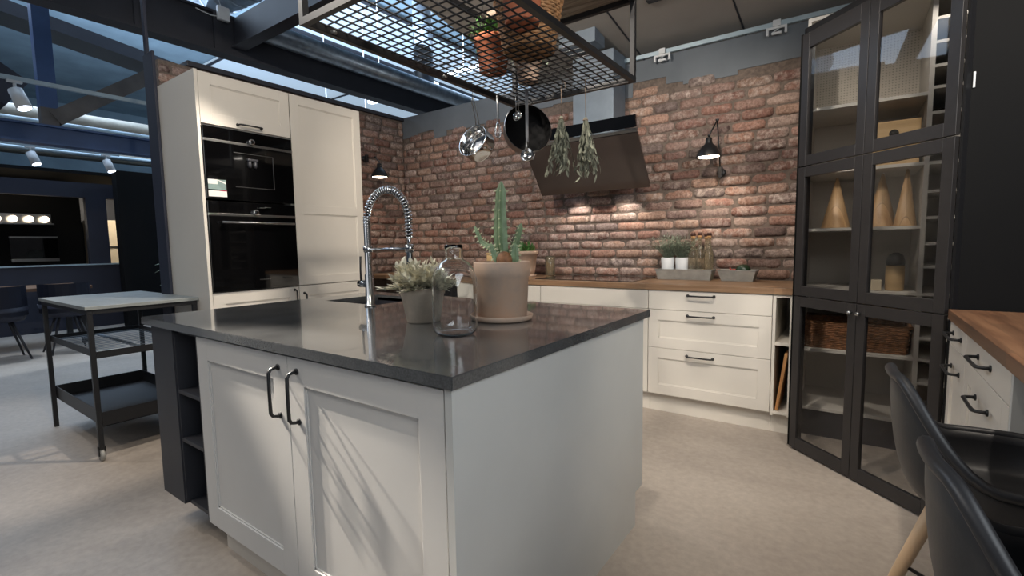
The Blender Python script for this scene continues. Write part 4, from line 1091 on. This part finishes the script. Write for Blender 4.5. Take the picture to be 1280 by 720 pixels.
# hanging pans and utensils
def shook(b, p, L=0.03):
    p = Vector(p); b.tube([p+Vector((0.006, 0, L*0.2)), p+Vector((0.004, 0, L*0.45)), p+Vector((0, 0, L*0.5)), p+Vector((-0.002, 0, 0)), p+Vector((0.004, 0, -L*0.25)), p+Vector((0.010, 0, -L*0.1))], 0.0018, 6)
# saucepan
hx, hy = -1.652, 2.0
t = thing('saucepan', 'small polished steel saucepan hanging from the left edge of the rack', 'saucepan', (hx, hy, 1.72))
# pan axis (towards the opening) faces the camera side, tilted
axd = Vector((-0.12, -0.86, 0.35)).normalized()
side = axd.cross(Vector((0, 0, 1))).normalized(); upd = side.cross(axd).normalized()
def axmat(d, up):
    d = d.normalized(); x = up.cross(d).normalized(); y = d.cross(x).normalized()
    return Matrix(((x.x, y.x, d.x, 0), (x.y, y.y, d.y, 0), (x.z, y.z, d.z, 0), (0, 0, 0, 1)))
pc = Vector((hx-0.03, hy+0.03, 1.765)); PR = 0.088
axd = Vector((-0.02, -0.85, 0.35)).normalized(); AM = axmat(axd, Vector((0, 0, 1)))
b = B(); b.lathe([(0, -0.085), (PR*0.93, -0.085), (PR*0.98, -0.078), (PR, -0.07), (PR, 0), (PR+0.004, 0.003), (PR+0.003, 0.005), (PR-0.002, 0.003), (PR-0.003, -0.07), (PR*0.92, -0.08), (0, -0.081)], pc, 44, AM); obj('pan_body', b, 'chrome', t)
ptop = pc + AM.to_3x3() @ Vector((0, PR, -0.005)); hk = Vector((hx, hy, 1.985))
b = B()
for s2 in (-1, 1):
    dx = Vector((0.009*s2, 0, 0)); b.tube([ptop+dx*1.3, ptop+dx+Vector((0, 0, 0.03)), hk+dx*0.9-Vector((0, 0, 0.03)), hk+dx*0.3-Vector((0, 0, 0.008))], 0.0032, 8)
obj('pan_handle', b, 'steel', t)
b = B(); shook(b, hk+Vector((0, 0, 0.008))); obj('hook', b, 'steel', t)
# wide black pan
t = thing('frying_pan', 'wide black coated pan hanging below the rack in front of the hood', 'pan', (-1.5, 2.3, 1.75))
pc = Vector((-1.475, 2.25, 1.838)); PR = 0.131
axd = Vector((0.72, -0.60, 0.16)).normalized(); AM = axmat(axd, Vector((0, 0, 1)))
b = B(); b.lathe([(0, -0.075), (PR*0.86, -0.075), (PR*0.94, -0.066), (PR*0.995, 0), (PR+0.003, 0.003), (PR, 0.0055)], pc, 52, AM); obj('pan_body', b, 'steel', t)
b = B(); b.lathe([(PR, 0.0055), (PR-0.004, 0.003), (PR*0.955, -0.004), (PR*0.90, -0.062), (PR*0.82, -0.069), (0, -0.069)], pc, 52, AM); obj('coating', b, 'pancoat', t)
b = B(); rp = pc+AM.to_3x3() @ Vector((0, PR, -0.01)); b.tube([rp, rp+Vector((-0.005, 0.03, 0.01)), (rp.x-0.01, rp.y+0.06, 1.99)], [0.007, 0.006, 0.005], 10)
bt = pc+AM.to_3x3() @ Vector((0, -PR, -0.02)); sd = Vector((1, 0, 0))
b.tube([bt-sd*0.04, bt-sd*0.035+Vector((0, -0.01, -0.035)), bt+sd*0.035+Vector((0, -0.01, -0.035)), bt+sd*0.04], 0.005, 8)
obj('pan_handle', b, 'steel', t)
# flat steel ladle in front
t = thing('ladle', 'long flat steel ladle hanging in front of the black pan', 'ladle', (-1.378, 2.092, 1.72))
lx, ly = -1.378, 2.092
b = B(); b.prism([(lx-0.009, ly, 1.985), (lx+0.009, ly, 1.985), (lx+0.008, ly, 1.725), (lx-0.008, ly, 1.725)], (0, 0.003, 0)); b.tube([(lx, ly+0.001, 1.727), (lx, ly-0.01, 1.69)], 0.006, 8); obj('handle', b, 'steel', t)
b = B(); AM = axmat(Vector((0.25, -0.8, 0.25)), Vector((0, 0, 1)))
b.lathe([(0.034, 0), (0.033, -0.012), (0.024, -0.026), (0, -0.032), ], Vector((lx-0.002, ly, 1.665)), 28, AM); obj('bowl', b, 'chrome', t)
b = B(); shook(b, (lx, ly, 2.0)); obj('hook', b, 'steel', t)
# small spoon ladle
t = thing('sauce_ladle', 'tiny round steel spoon hanging over the inside of the black pan', 'ladle', (-1.43, 2.16, 1.9))
lx, ly = -1.455, 2.12
b = B(); b.tube([(lx-0.008, ly, 1.985), (lx-0.007, ly, 1.90)], 0.0022, 6); b.tube([(lx+0.008, ly, 1.985), (lx+0.007, ly, 1.90)], 0.0022, 6); obj('handle', b, 'steel', t)
b = B(); b.lathe([(0.024, 0), (0.023, -0.008), (0.016, -0.018), (0, -0.022)], (lx, ly, 1.875), 24, axmat(Vector((0, -1, 0.1)), Vector((0, 0, 1)))); b.lathe([(0.024, 0), (0.026, 0.001), (0.023, 0.002)], (lx, ly, 1.875), 24, axmat(Vector((0, -1, 0.1)), Vector((0, 0, 1)))); obj('bowl', b, 'chrome', t)
# whisk
t = thing('whisk', 'slim steel whisk hanging between the saucepan and the black pan', 'whisk', (-1.55, 2.07, 1.8))
lx, ly = -1.556, 2.085
b = B(); b.tube([(lx, ly, 1.99), (lx, ly, 1.98), (lx, ly, 1.87), (lx, ly, 1.86)], [0.003, 0.007, 0.006, 0.004], 12); obj('handle', b, 'steel', t)
b = B()
for k in range(4):
    a = PI*k/4; u = Vector((math.cos(a), math.sin(a), 0))
    b.tube([Vector((lx, ly, 1.862))+u*0.016*math.sin(PI*q/12)*(1 if True else 0)*0+u*(0.017*math.sin(2*PI*q/24)*(1 if q <= 12 else 1))+Vector((0, 0, -0.09*math.sin(PI*q/24))) for q in range(0, 25)], 0.0014, 5)
obj('wire_loops', b, 'chrome', t)
# dried herbs
def bundle(x, y, z, H_, R_, seed, lab):
    t = thing('herb_bundle', lab, 'herbs', (x, y, z-H_), group='dried herb bundles under the rack')
    b = B(); b.tube([(x, y, 2.0), (x+0.002, y, z)], 0.0022, 6)
    b.tube([(x, y, 2.0), (x+0.018, y, 2.02), (x+0.026, y, 1.99), (x+0.01, y, 1.975)], 0.0016, 5)
    b.tube([Vector((x+0.01*math.cos(a), y+0.01*math.sin(a), z-0.012)) for a in [2*PI*i/12 for i in range(12)]], 0.004, 6, closed=True)
    obj('twine', b, 'twine', t)
    r = random.Random(seed); st = B(); lf = B()
    for k in range(30):
        a = r.uniform(0, 2*PI); o_ = Vector((math.cos(a), math.sin(a), 0)); e = r.random(); L = H_*r.uniform(0.6, 1.0)
        p0_ = Vector((x, y, z))+o_*0.006; p1_ = p0_+o_*R_*0.5*e+Vector((0, 0, -L*.5)); p2_ = p0_+o_*R_*e+Vector((0, 0, -L))
        st.tube([p0_, p1_, p2_], [0.0018, 0.0015, 0.001], 4)
        for q in range(9):
            f = 0.3+0.7*q/8; p = (p0_.lerp(p1_, f*2) if f < .5 else p1_.lerp(p2_, f*2-1))
            d = Vector((r.uniform(-.6, .6), r.uniform(-.6, .6), -1)); lf.leaf(p, d, r.uniform(0.03, 0.05), r.uniform(0.007, 0.013), up=(r.uniform(-1, 1), r.uniform(-1, 1), 0), bend=r.uniform(-.3, .4))
    obj('stems', st, 'leafdry', t); obj('foliage', lf, 'leafdry', t)
bundle(-1.235, 2.19, 1.85, 0.28, 0.07, 41, 'dried sage bundle hanging next to the black pan')
bundle(-1.095, 2.18, 1.82, 0.28, 0.065, 42, 'dried sage bundle hanging farther right under the rack')

# ------------------------------------------------------------------ overhead steelwork
def single(name, b, mat, label, cat, group=None):
    o = obj(name, b, mat); return tag(o, label, cat, group)
b = B(); X0 = -4.75
b.box(X0-0.015, X0, -4, 12, 3.0, 3.31); b.box(X0-0.12, X0+0.03, -4, 12, 3.31, 3.33); b.box(X0-0.12, X0+0.03, -4, 12, 2.98, 3.0)
b.box(X0-0.009, X0+0.03, 2.14, 2.20, 3.0, 3.31); b.box(X0-0.009, X0+0.03, 1.55, 1.58, 3.0, 3.31)
single('steel_beam', b, 'beam', 'long dark steel roof beam running past above the tall cabinets', 'beam')
b = B(); b.box(X0+0.032, 4, 2.31, 2.37, 3.065, 3.31); b.box(X0+0.032, 4, 2.28, 2.40, 3.05, 3.065)
single('steel_beam', b, 'beam', 'dark steel cross beam running right above the hanging rack', 'beam')
b = B(); b.tube([(X0+0.13, 2.47, 3.25), (X0+0.13, 11.5, 3.25)], 0.095, 28); single('air_duct', b, 'galv', 'round galvanised duct along the dark roof beam', 'duct')
b = B(); b.tube([(-3.46, 3.05, 2.99-0.3), (-3.46, 3.05, 6.1)], 0.001, 4); b.bm.free()
b = B(); b.tube([(-5.2, 5.2, 3.3), (-5.2, 5.2, 6.19)], 0.14, 28)
for z in (3.7, 4.3, 4.9): b.tube([(-5.2, 5.2, z), (-5.2, 5.2, z+0.03)], 0.15, 28)
single('air_duct', b, 'galv', 'vertical galvanised duct seen through the rack mesh', 'duct')
b = B(); b.tube([(-8.4, 3.2, 4.6), (0, 3.8, 4.6)], 0.25, 28)
for k in range(33): b.tube([(-8.4+k*.25, 3.2+k*.0179, 4.6), (-8.38+k*.25, 3.2014+k*.0179, 4.6)], 0.257, 28)
single('air_duct', b, 'galv', 'large ribbed silver duct high above the island', 'duct')
t = thing('junction_box', 'pale grey junction box on the dark roof beam', 'junction box', (X0+0.04, 2.21, 3.27))
b = B(); b.box(X0+0.031, X0+0.075, 2.165, 2.265, 3.25, 3.37, 0.008); obj('box_body', b, 'whitepl', t)
b = B(); b.tube([(X0+0.04, 2.165, 3.28), (X0+0.04, 2.12, 3.27), (X0+0.02, 2.06, 3.285), (X0+0.035, 2.0, 3.29)], 0.005, 6); b.tube([(X0+0.05, 2.2, 3.37), (X0+0.05, 2.18, 3.45), (X0+0.05, 2.24, 3.5)], 0.004, 6); obj('cable', b, 'whitepl', t)
t = thing('ceiling_duct_box', 'pale blue square duct box by the sloping grey ceiling', 'duct', (-1.85, 3.9, 2.6))
b = B(); b.box(-2.02, -1.70, 3.55, 3.73, 2.77, 2.99, 0.004); obj('box_body', b, 'stove', t)
obj('flange', B().box(-2.04, -1.68, 3.53, 3.75, 2.99, 3.0, 0.002), 'whitepl', t)
# rail with clips on the top of the brick wall
t = thing('wall_rail', 'pale blue metal rail running along the top of brick wall', 'rail', (-0.8, 3.97, 2.7))
obj('rail_bar', B().box(-1.98, 2.1, 3.965, 3.985, 2.705, 2.738, 0.002), 'rail', t)
for x in (-1.31, -0.507, 0.1):
    b = B(); b.box(x-0.025, x+0.025, 3.945, 3.964, 2.70, 2.742, 0.002); b.box(x-0.065, x+0.065, 3.945, 3.96, 2.682, 2.698, 0.001); b.box(x-0.065, x-0.05, 3.945, 3.96, 2.645, 2.682); b.box(x+0.05, x+0.065, 3.945, 3.96, 2.645, 2.682); b.box(x-0.03, x+0.03, 3.945, 3.96, 2.645, 2.66)
    b.prism([(x-0.03, 3.947, 2.66), (x-0.02, 3.947, 2.66), (x+0.02, 3.947, 2.682), (x+0.01, 3.947, 2.682)], (0, 0.01, 0))
    obj('clip', b, 'whitepl', t)

# left hall frame
t = thing('steel_frame_post', 'blue grey steel column and crossbeam with a diagonal brace at left', 'steel frame', (-7.0, 1.45, 2.4))
b = B(); b.box(-7.06, -6.94, 1.39, 1.53, 2.72, 6.19); obj('column', b, 'bluebeam', t)
b = B(); b.box(-7.03, -6.97, -4, 2.9, 2.36, 2.52); b.box(-7.09, -6.91, -4, 2.9, 2.52, 2.54); b.box(-7.09, -6.91, -4, 2.9, 2.34, 2.36); obj('crossbeam', b, 'bluebeam', t)
b = B(); b.beam((-7.0, 1.50, 2.62), (-7.0, 2.62, 3.46), 0.15, 0.14, up=(1, 0, 0)); obj('brace', b, 'brownbeam', t)
b = B(); b.box(-7.06, -6.94, 1.39, 1.53, 2.541, 2.72); obj('foot_plate', b, 'brownbeam', t)
b = B(); b.beam((-8.6, -2, 4.6), (-8.6, 7, 3.4), 0.5, 0.16); single('roof_panel_beam', b, 'beam', 'dark sloping roof beam behind the blue steel column', 'beam')
b = B(); b.beam((-7.5, -1.5, 4.9), (-7.5, 1.3, 2.9), 0.35, 0.35); single('roof_panel_beam', b, 'beam', 'dark diagonal roof member in the upper left corner', 'beam')
# track lights
def track(x, z, y0_, y1_, heads, lab, glow=True):
    t = thing('track_light', lab, 'track light', (x, (y0_+y1_)/2, z))
    obj('track', B().box(x-0.018, x+0.018, y0_, y1_, z, z+0.035), 'rail', t)
    for y in heads:
        d = Vector((0.35, 0.25, -1)).normalized(); p = Vector((x, y, z-0.08))
        b = B(); b.tube([(x, y, z), (x, y, z-0.07)], 0.012, 10); b.box(x-0.02, x+0.02, y-0.05, y+0.05, z-0.02, z, 0.003); b.tube([p, p+d*0.17], [0.05, 0.055], 24)
        h_ = obj('spot_head', b, 'whitepl', t)
        b = B(); b.tube([p+d*0.171, p+d*0.173], 0.047, 24); obj('spot_lens', b, 'spotglow', h_)
track(-6.0, 2.70, -2.0, 3.2, [1.05], 'white track with one spotlight in the upper left corner')
track(-9.0, 2.62, -2.0, 2.62, [1.66, 2.46], 'far white track with two spotlights above the dark booth')
track(-12.5, 3.6, -2.0, 8, [2.0, 3.2, 4.4], 'distant ceiling track with three white spotlights')
for (x, z, lab) in ((-9.6, 3.15, 'cream pipe duct crossing the hall behind the blue beam'), (-11.5, 3.0, 'second cream pipe duct farther back in the hall')):
    b = B(); b.tube([(x, -3, z), (x, 7.5, z)], 0.13, 20); single('hall_duct', b, 'tube', lab, 'duct')
for (x, z, lab) in ((-10.6, 3.45, 'thin pale blue conduit pipe high in the hall'), (-8.7, 2.9, 'thin pale blue conduit pipe over the booth'), (-10.2, 2.78, 'lower thin pale blue conduit pipe over the booth')):
    b = B(); b.tube([(x, -3, z), (x, 7.5, z)], 0.035, 12); single('hall_conduit', b, 'rail', lab, 'pipe')
for (x0_, x1_, y0_, y1_, lab) in ((-13, -6.2, 5.5, 13.0, 'bright roof window beyond the left brick wall'), (-6, -2.9, 5.0, 13.0, 'bright roof window seen through the rack mesh'), (-20, -13.5, 1, 12, 'bright roof window far back in the hall')):
    pass
# skylights as windows
def skylight(n, x0_, x1_, y0_, y1_):
    s_ = obj('window_%d' % n, B().box(x0_, x1_, y0_, y1_, 6.14, 6.17), 'sky1'); tag(s_, 'pale blue roof light in the hall', 'room', kind='structure')
    b = B()
    for k in range(0, 4): b.box(x0_+(x1_-x0_)*k/3-0.05, x0_+(x1_-x0_)*k/3+0.05, y0_, y1_, 6.08, 6.139)
    for k in range(0, 3): b.box(x0_, x1_, y0_+(y1_-y0_)*k/2-0.04, y0_+(y1_-y0_)*k/2+0.04, 6.06, 6.079)
    obj('window_frame', b, 'beam', s_)
skylight(1, -15, -8.2, 6.2, 13.7); skylight(2, -7.2, -0.5, 5.4, 13.7)
for i, (a, y) in enumerate((((-7.9, -6.1), 6.4), ((-5.6, -4.0), 6.2), ((-10.5, -8.5), 7.0))):
    b = B(); b.box(a[0], a[1], y-0.06, y+0.06, 4.02, 4.08, 0.01); [b.tube([(q_, y, 4.07), (q_, y, 6.19)], 0.008, 6) for q_ in (a[0]+.3, a[1]-.3)]; single('strip_light', b, 'tubeglow', ['white strip light beyond the tall cabinets', 'white strip light seen through the rack', 'white strip light farthest left in the hall'][i], 'strip light')

# ------------------------------------------------------------------ booth in the hall
BX = -10.0
struct('wall_booth', B().box(BX-0.12, BX, -3, 2.9, 0, 1.0).box(BX-0.12, BX, -3, 2.9, 2.07, 2.30).box(BX-0.12, BX, 2.42, 2.68, 1.0, 2.07), 'navyhall', 'dark blue booth wall with a wide opening')
struct('wall_booth_side', B().box(-9.7, -9.5, 2.70, 7.0, 0, 2.48), 'blackpanel', 'black booth wall beyond the trolley')
struct('trim_6', B().box(BX-0.16, BX+0.03, -3, 2.9, 1.0, 1.02), 'rail', 'pale sill on the booth wall')
struct('wall_booth_back', B().box(-13.1, -13, -3, 7, 0, 2.6), 'darkgrey', 'dark back wall inside the booth')
struct('trim_7', B().box(-13, BX-0.12, -3, 7, 2.45, 2.5), 'blackpanel', 'dark booth ceiling')
t = thing('booth_cabinet', 'black tall cabinet with built-in steel ovens inside the dark booth', 'cabinet', (-11.5, 2.2, 0))
obj('carcass', B().box(-12.1, -11.5, 1.6, 2.7, 0, 2.3), 'blackpanel', t)
obj('oven_front', B().box(-11.499, -11.48, 1.75, 2.35, 1.12, 1.46, 0.002), 'blackglass', t)
obj('steel_trim', B().box(-11.499, -11.46, 1.75, 2.35, 1.46, 1.49, 0.002), 'steel', t)
obj('steel_trim', B().box(-11.499, -11.46, 1.75, 2.35, 1.06, 1.11, 0.002), 'steel', t)
t = thing('booth_counter', 'black counter with shelf under the lit globes in the booth', 'counter', (-11.8, 0.4, 0))
obj('carcass', B().box(-12.1, -11.5, -1.5, 1.598, 0, 1.0), 'blackpanel', t)
obj('worktop', B().box(-12.12, -11.47, -1.5, 1.598, 1.001, 1.03), 'rail', t)
t = thing('pendant_lamp_bar', 'steel bar pendant holding glowing white globes in the booth', 'lamp', (-11.2, 1.4, 1.75))
obj('bar', B().box(-11.3, -11.1, 0.8, 2.25, 1.68, 1.70).box(-11.29, -11.27, 0.8, 2.25, 1.70, 1.86), 'steel', t)
for k in range(4):
    b = B(); b.ball((-11.2, 1.61+0.19*k-0.02, 1.77), 0.055, sub=2); obj('globe', b, 'globe', t)
t = thing('cream_cabinet', 'cream coloured cabinet visible past the dark booth opening', 'cabinet', (-12.6, 3.6, 0))
obj('carcass', B().box(-12.9, -12.5, 3.05, 3.7, 0, 1.85), 'cream', t)
b = B(); b.box(-12.49, -12.47, 3.1, 3.65, 1.3, 1.32); obj('handle', b, 'steel', t)
t = thing('display_niche', 'warm lit shelf low beyond the trolley', 'shelf', (-8.5, 3.3, 0.2))
obj('niche_body', B().box(-8.9, -8.5, 3.25, 3.6, 0, 0.62), 'blackpanel', t)
obj('lit_shelf', B().box(-8.499, -8.45, 3.27, 3.58, 0.44, 0.60), 'warmglow', t)
# dining set in the hall
t = thing('dining_table', 'dark table with wooden edge far left in the hall', 'table', (-8.7, 1.3, 0))
obj('tabletop', B().box(-9.2, -8.3, 0.4, 2.0, 0.73, 0.77, 0.003), 'oaky', t)
for (x, y) in ((-9.1, .5), (-8.4, .5), (-9.1, 1.9), (-8.4, 1.9)): obj('leg', B().box(x-.03, x+.03, y-.03, y+.03, 0, 0.729), 'black', t)
def hall_chair(loc, rz, lab):
    t = thing('dining_chair', lab, 'chair', loc, rz, 'dark dining chairs in the hall')
    b = B(); b.lathe([(0, .44), (0.2, .44), (0.23, .5), (0.25, .6), (0.245, .6), (0.22, .5), (0.19, .455), (0, .455)], (0, 0, 0), 24); obj('seat', b, 'navyhall', t, local=True)
    bm = B(); r_ = []
    for i in range(13):
        a = PI*0.5+PI*i/12; r_.append((math.cos(a), math.sin(a)))
    vs = [[bm.bm.verts.new((0.24*c+0.0, 0.24*s_, z)) for c, s_ in r_] for z in (0.5, 0.84)]
    for i in range(12): bm.bm.faces.new((vs[0][i], vs[0][i+1], vs[1][i+1], vs[1][i]))
    bmesh.ops.solidify(bm.bm, geom=bm.bm.faces[:], thickness=0.02); obj('backrest', bm, 'navyhall', t, local=True)
    for (a, c) in ((1, 1), (1, -1), (-1, 1), (-1, -1)):
        b = B(); b.tube([(0.08*a, 0.08*c, .445), (0.2*a, 0.2*c, 0)], [.015, .01], 8); obj('leg', b, 'darkgrey', t, local=True)
    return t
hall_chair((-7.85, 1.05, 0), PI, 'dark dining chair at the far left table, nearer the picture edge')
hall_chair((-7.85, 1.62, 0), PI, 'dark dining chair at the far left table, nearer the trolley')
# plant near the black wall
t = thing('hall_plant', 'dark leafy plant against the black booth wall', 'plant', (-7.6, 3.0, 0))
b = B(); b.lathe([(0, 0), (0.14, 0), (0.17, 0.3), (0.15, 0.3), (0, 0.27)], (-7.6, 3.0, 0), 24); obj('pot', b, 'black', t)
b = B(); st = B(); r = random.Random(8)
for k in range(60):
    a = r.uniform(0, 2*PI); p = Vector((-7.6, 3.0, 0.28)); q = p+Vector((math.cos(a)*r.uniform(.05, .35), math.sin(a)*r.uniform(.05, .35), r.uniform(.4, 1.0)))
    st.tube([p, p.lerp(q, .5)+Vector((0, 0, .1)), q], .004, 4); b.leaf(q, (math.cos(a), math.sin(a), r.uniform(-.4, .4)), .2, .07)
obj('stems', st, 'leafthyme', t); obj('foliage', b, 'leafthyme', t)

# ------------------------------------------------------------------ lights
def spot(loc, target, energy, size=1.2, color=(1, .90, .78), soft=0.04, blend=0.5):
    L = bpy.data.lights.new('spot_light', 'SPOT'); L.energy = energy; L.spot_size = size; L.color = color; L.shadow_soft_size = soft; L.spot_blend = blend
    o = bpy.data.objects.new('spot_light', L); COL.objects.link(o); o.location = loc
    o.rotation_euler = (Vector(target)-Vector(loc)).to_track_quat('-Z', 'Y').to_euler(); return o
def area(loc, target, energy, sx_, sy_, color):
    L = bpy.data.lights.new('area_light', 'AREA'); L.energy = energy; L.shape = 'RECTANGLE'; L.size = sx_; L.size_y = sy_; L.color = color
    o = bpy.data.objects.new('area_light', L); COL.objects.link(o); o.location = loc
    o.rotation_euler = (Vector(target)-Vector(loc)).to_track_quat('-Z', 'Y').to_euler(); return o
spot((-3.3, -0.1, 3.2), (-1.3, 0.9, 0.6), 85, 1.1)
spot((-2.9, -0.6, 3.3), (-1.2, 0.9, 0.6), 60, 1.1)
spot((-0.4, 0.4, 3.3), (-3.5, 2.0, 1.6), 260, 1.0)
spot((-0.7, 1.6, 2.95), (-0.9, 3.7, 0.8), 150, 1.4)
spot((0.6, 1.3, 3.1), (-0.4, 3.2, 0.3), 150, 1.2)
spot((-0.3, 1.2, 3.1), (0.5, 2.6, 0.4), 60, 1.1)
spot((-2.8, 2.6, 3.0), (-1.9, 1.3, 0.9), 55, 1.2)
spot((-1.9, 0.9, 2.9), (-2.2, 3.9, 1.3), 230, 1.4)
spot((-2.7, 0.75, 2.6), (-1.2, 1.35, 1.0), 85, 0.42, soft=0.03)
spot((-5.4, -0.3, 3.4), (-4.6, 0.3, 0), 90, 0.8)
spot((-2.1, 1.9, 2.9), (-4.3, 0.5, 0), 230, 0.75, soft=0.03)
spot((-3.3, -1.0, 3.2), (-2.9, 0.2, 0), 60, 0.8)
spot((-8.0, 1.0, 4.0), (-7.0, 1.2, 0), 350, 0.7, color=(.8, .9, 1))
spot((-8.6, 3.6, 4.0), (-8.0, 3.2, 0), 350, 0.5, color=(.9, .95, 1))
spot((-3.9, 0.56, 2.66), (-1.2, 0.70, 0.58), 1300, 0.26, soft=0.02, blend=0.9)
spot((-3.6, 0.48, 2.85), (-1.2, 0.70, 0.58), 1300, 0.26, soft=0.02, blend=0.9)
spot((-2.05, 3.87, 1.655), (-2.05, 3.95, 1.0), 9, 1.9, soft=0.02)
spot((-1.62, 3.87, 1.655), (-1.62, 3.95, 1.0), 9, 1.9, soft=0.02)
area((-2.5, -2.5, 4.2), (-2.0, 2, 0.5), 36, 4, 3, (0.92, 0.95, 1.0))  # added soft fill, stands for the hall's general light
area((2.0, 0.2, 2.2), (-0.7, 1.4, 0.6), 95, 2.5, 2.0, (0.88, 0.94, 1.0))  # fill added at the right to brighten the island's side
area((-9, 5, 3.4), (-9.5, 6, 6.2), 1100, 8, 6, (0.62, 0.78, 1.0))  # added uplight, brightens the hall ceiling from below
area((0.3, 1.0, 2.2), (0.0, 2.6, 3.2), 14, 1.5, 1.0, (1.0, 0.94, 0.86))  # unseen uplight added to lift the sloping grey ceiling
area((-9, 1.5, 5.8), (-8, 2, 0), 650, 6, 6, (0.62, 0.78, 1.0))  # added overhead fill to brighten the dim hall
area((-7, 8, 5.8), (-7, 8, 0), 300, 6, 6, (0.7, 0.84, 1.0))
area((-11.6, 3.4, 2.3), (-12.6, 3.4, 1.0), 25, 0.8, 0.4, (1, .9, .75))  # light added inside the booth to bring out the cream cabinet
area((-10.8, 1.0, 2.4), (-11.6, 1.2, 1.0), 12, 2.5, 0.3, (1, .88, .7))
area((0.20, 3.27, 2.40), (0.1, 3.6, 0), 2.2, 0.5, 0.1, (1, .93, .84))  # added strip that lights the otherwise dark pantry interior
area((-0.05, 3.36, 1.55), (-0.05, 3.6, 0.5), 0.35, 0.3, 0.05, (1, .93, .84))  # second, lower fill added inside the pantry
W = bpy.data.worlds.new('World'); scene.world = W; W.use_nodes = True
bg = W.node_tree.nodes['Background']; bg.inputs['Color'].default_value = (0.45, 0.55, 0.70, 1); bg.inputs['Strength'].default_value = 0.13

# ------------------------------------------------------------------ camera
cam = bpy.data.cameras.new('Camera'); co = bpy.data.objects.new('Camera', cam); COL.objects.link(co)
yaw, pitch, roll, f = math.radians(35.4044), math.radians(5.0715), math.radians(-0.9406), 603.7043
fwd = Vector((-math.sin(yaw)*math.cos(pitch), math.cos(yaw)*math.cos(pitch), -math.sin(pitch)))
right = Vector((math.cos(yaw), math.sin(yaw), 0)); up = right.cross(fwd)
r2 = right*math.cos(roll)+up*math.sin(roll); u2 = -right*math.sin(roll)+up*math.cos(roll)
co.matrix_world = Matrix(((r2.x, u2.x, -fwd.x, 0), (r2.y, u2.y, -fwd.y, 0), (r2.z, u2.z, -fwd.z, 1.208), (0, 0, 0, 1)))
cam.sensor_width = 36; cam.lens = 36*f/1280; cam.clip_start = 0.02
scene.camera = co
scene.view_settings.view_transform = 'Standard'; scene.view_settings.look = 'None'
scene.view_settings.gamma = 1.0; scene.view_settings.use_curve_mapping = False
scene.view_settings.exposure = -0.25
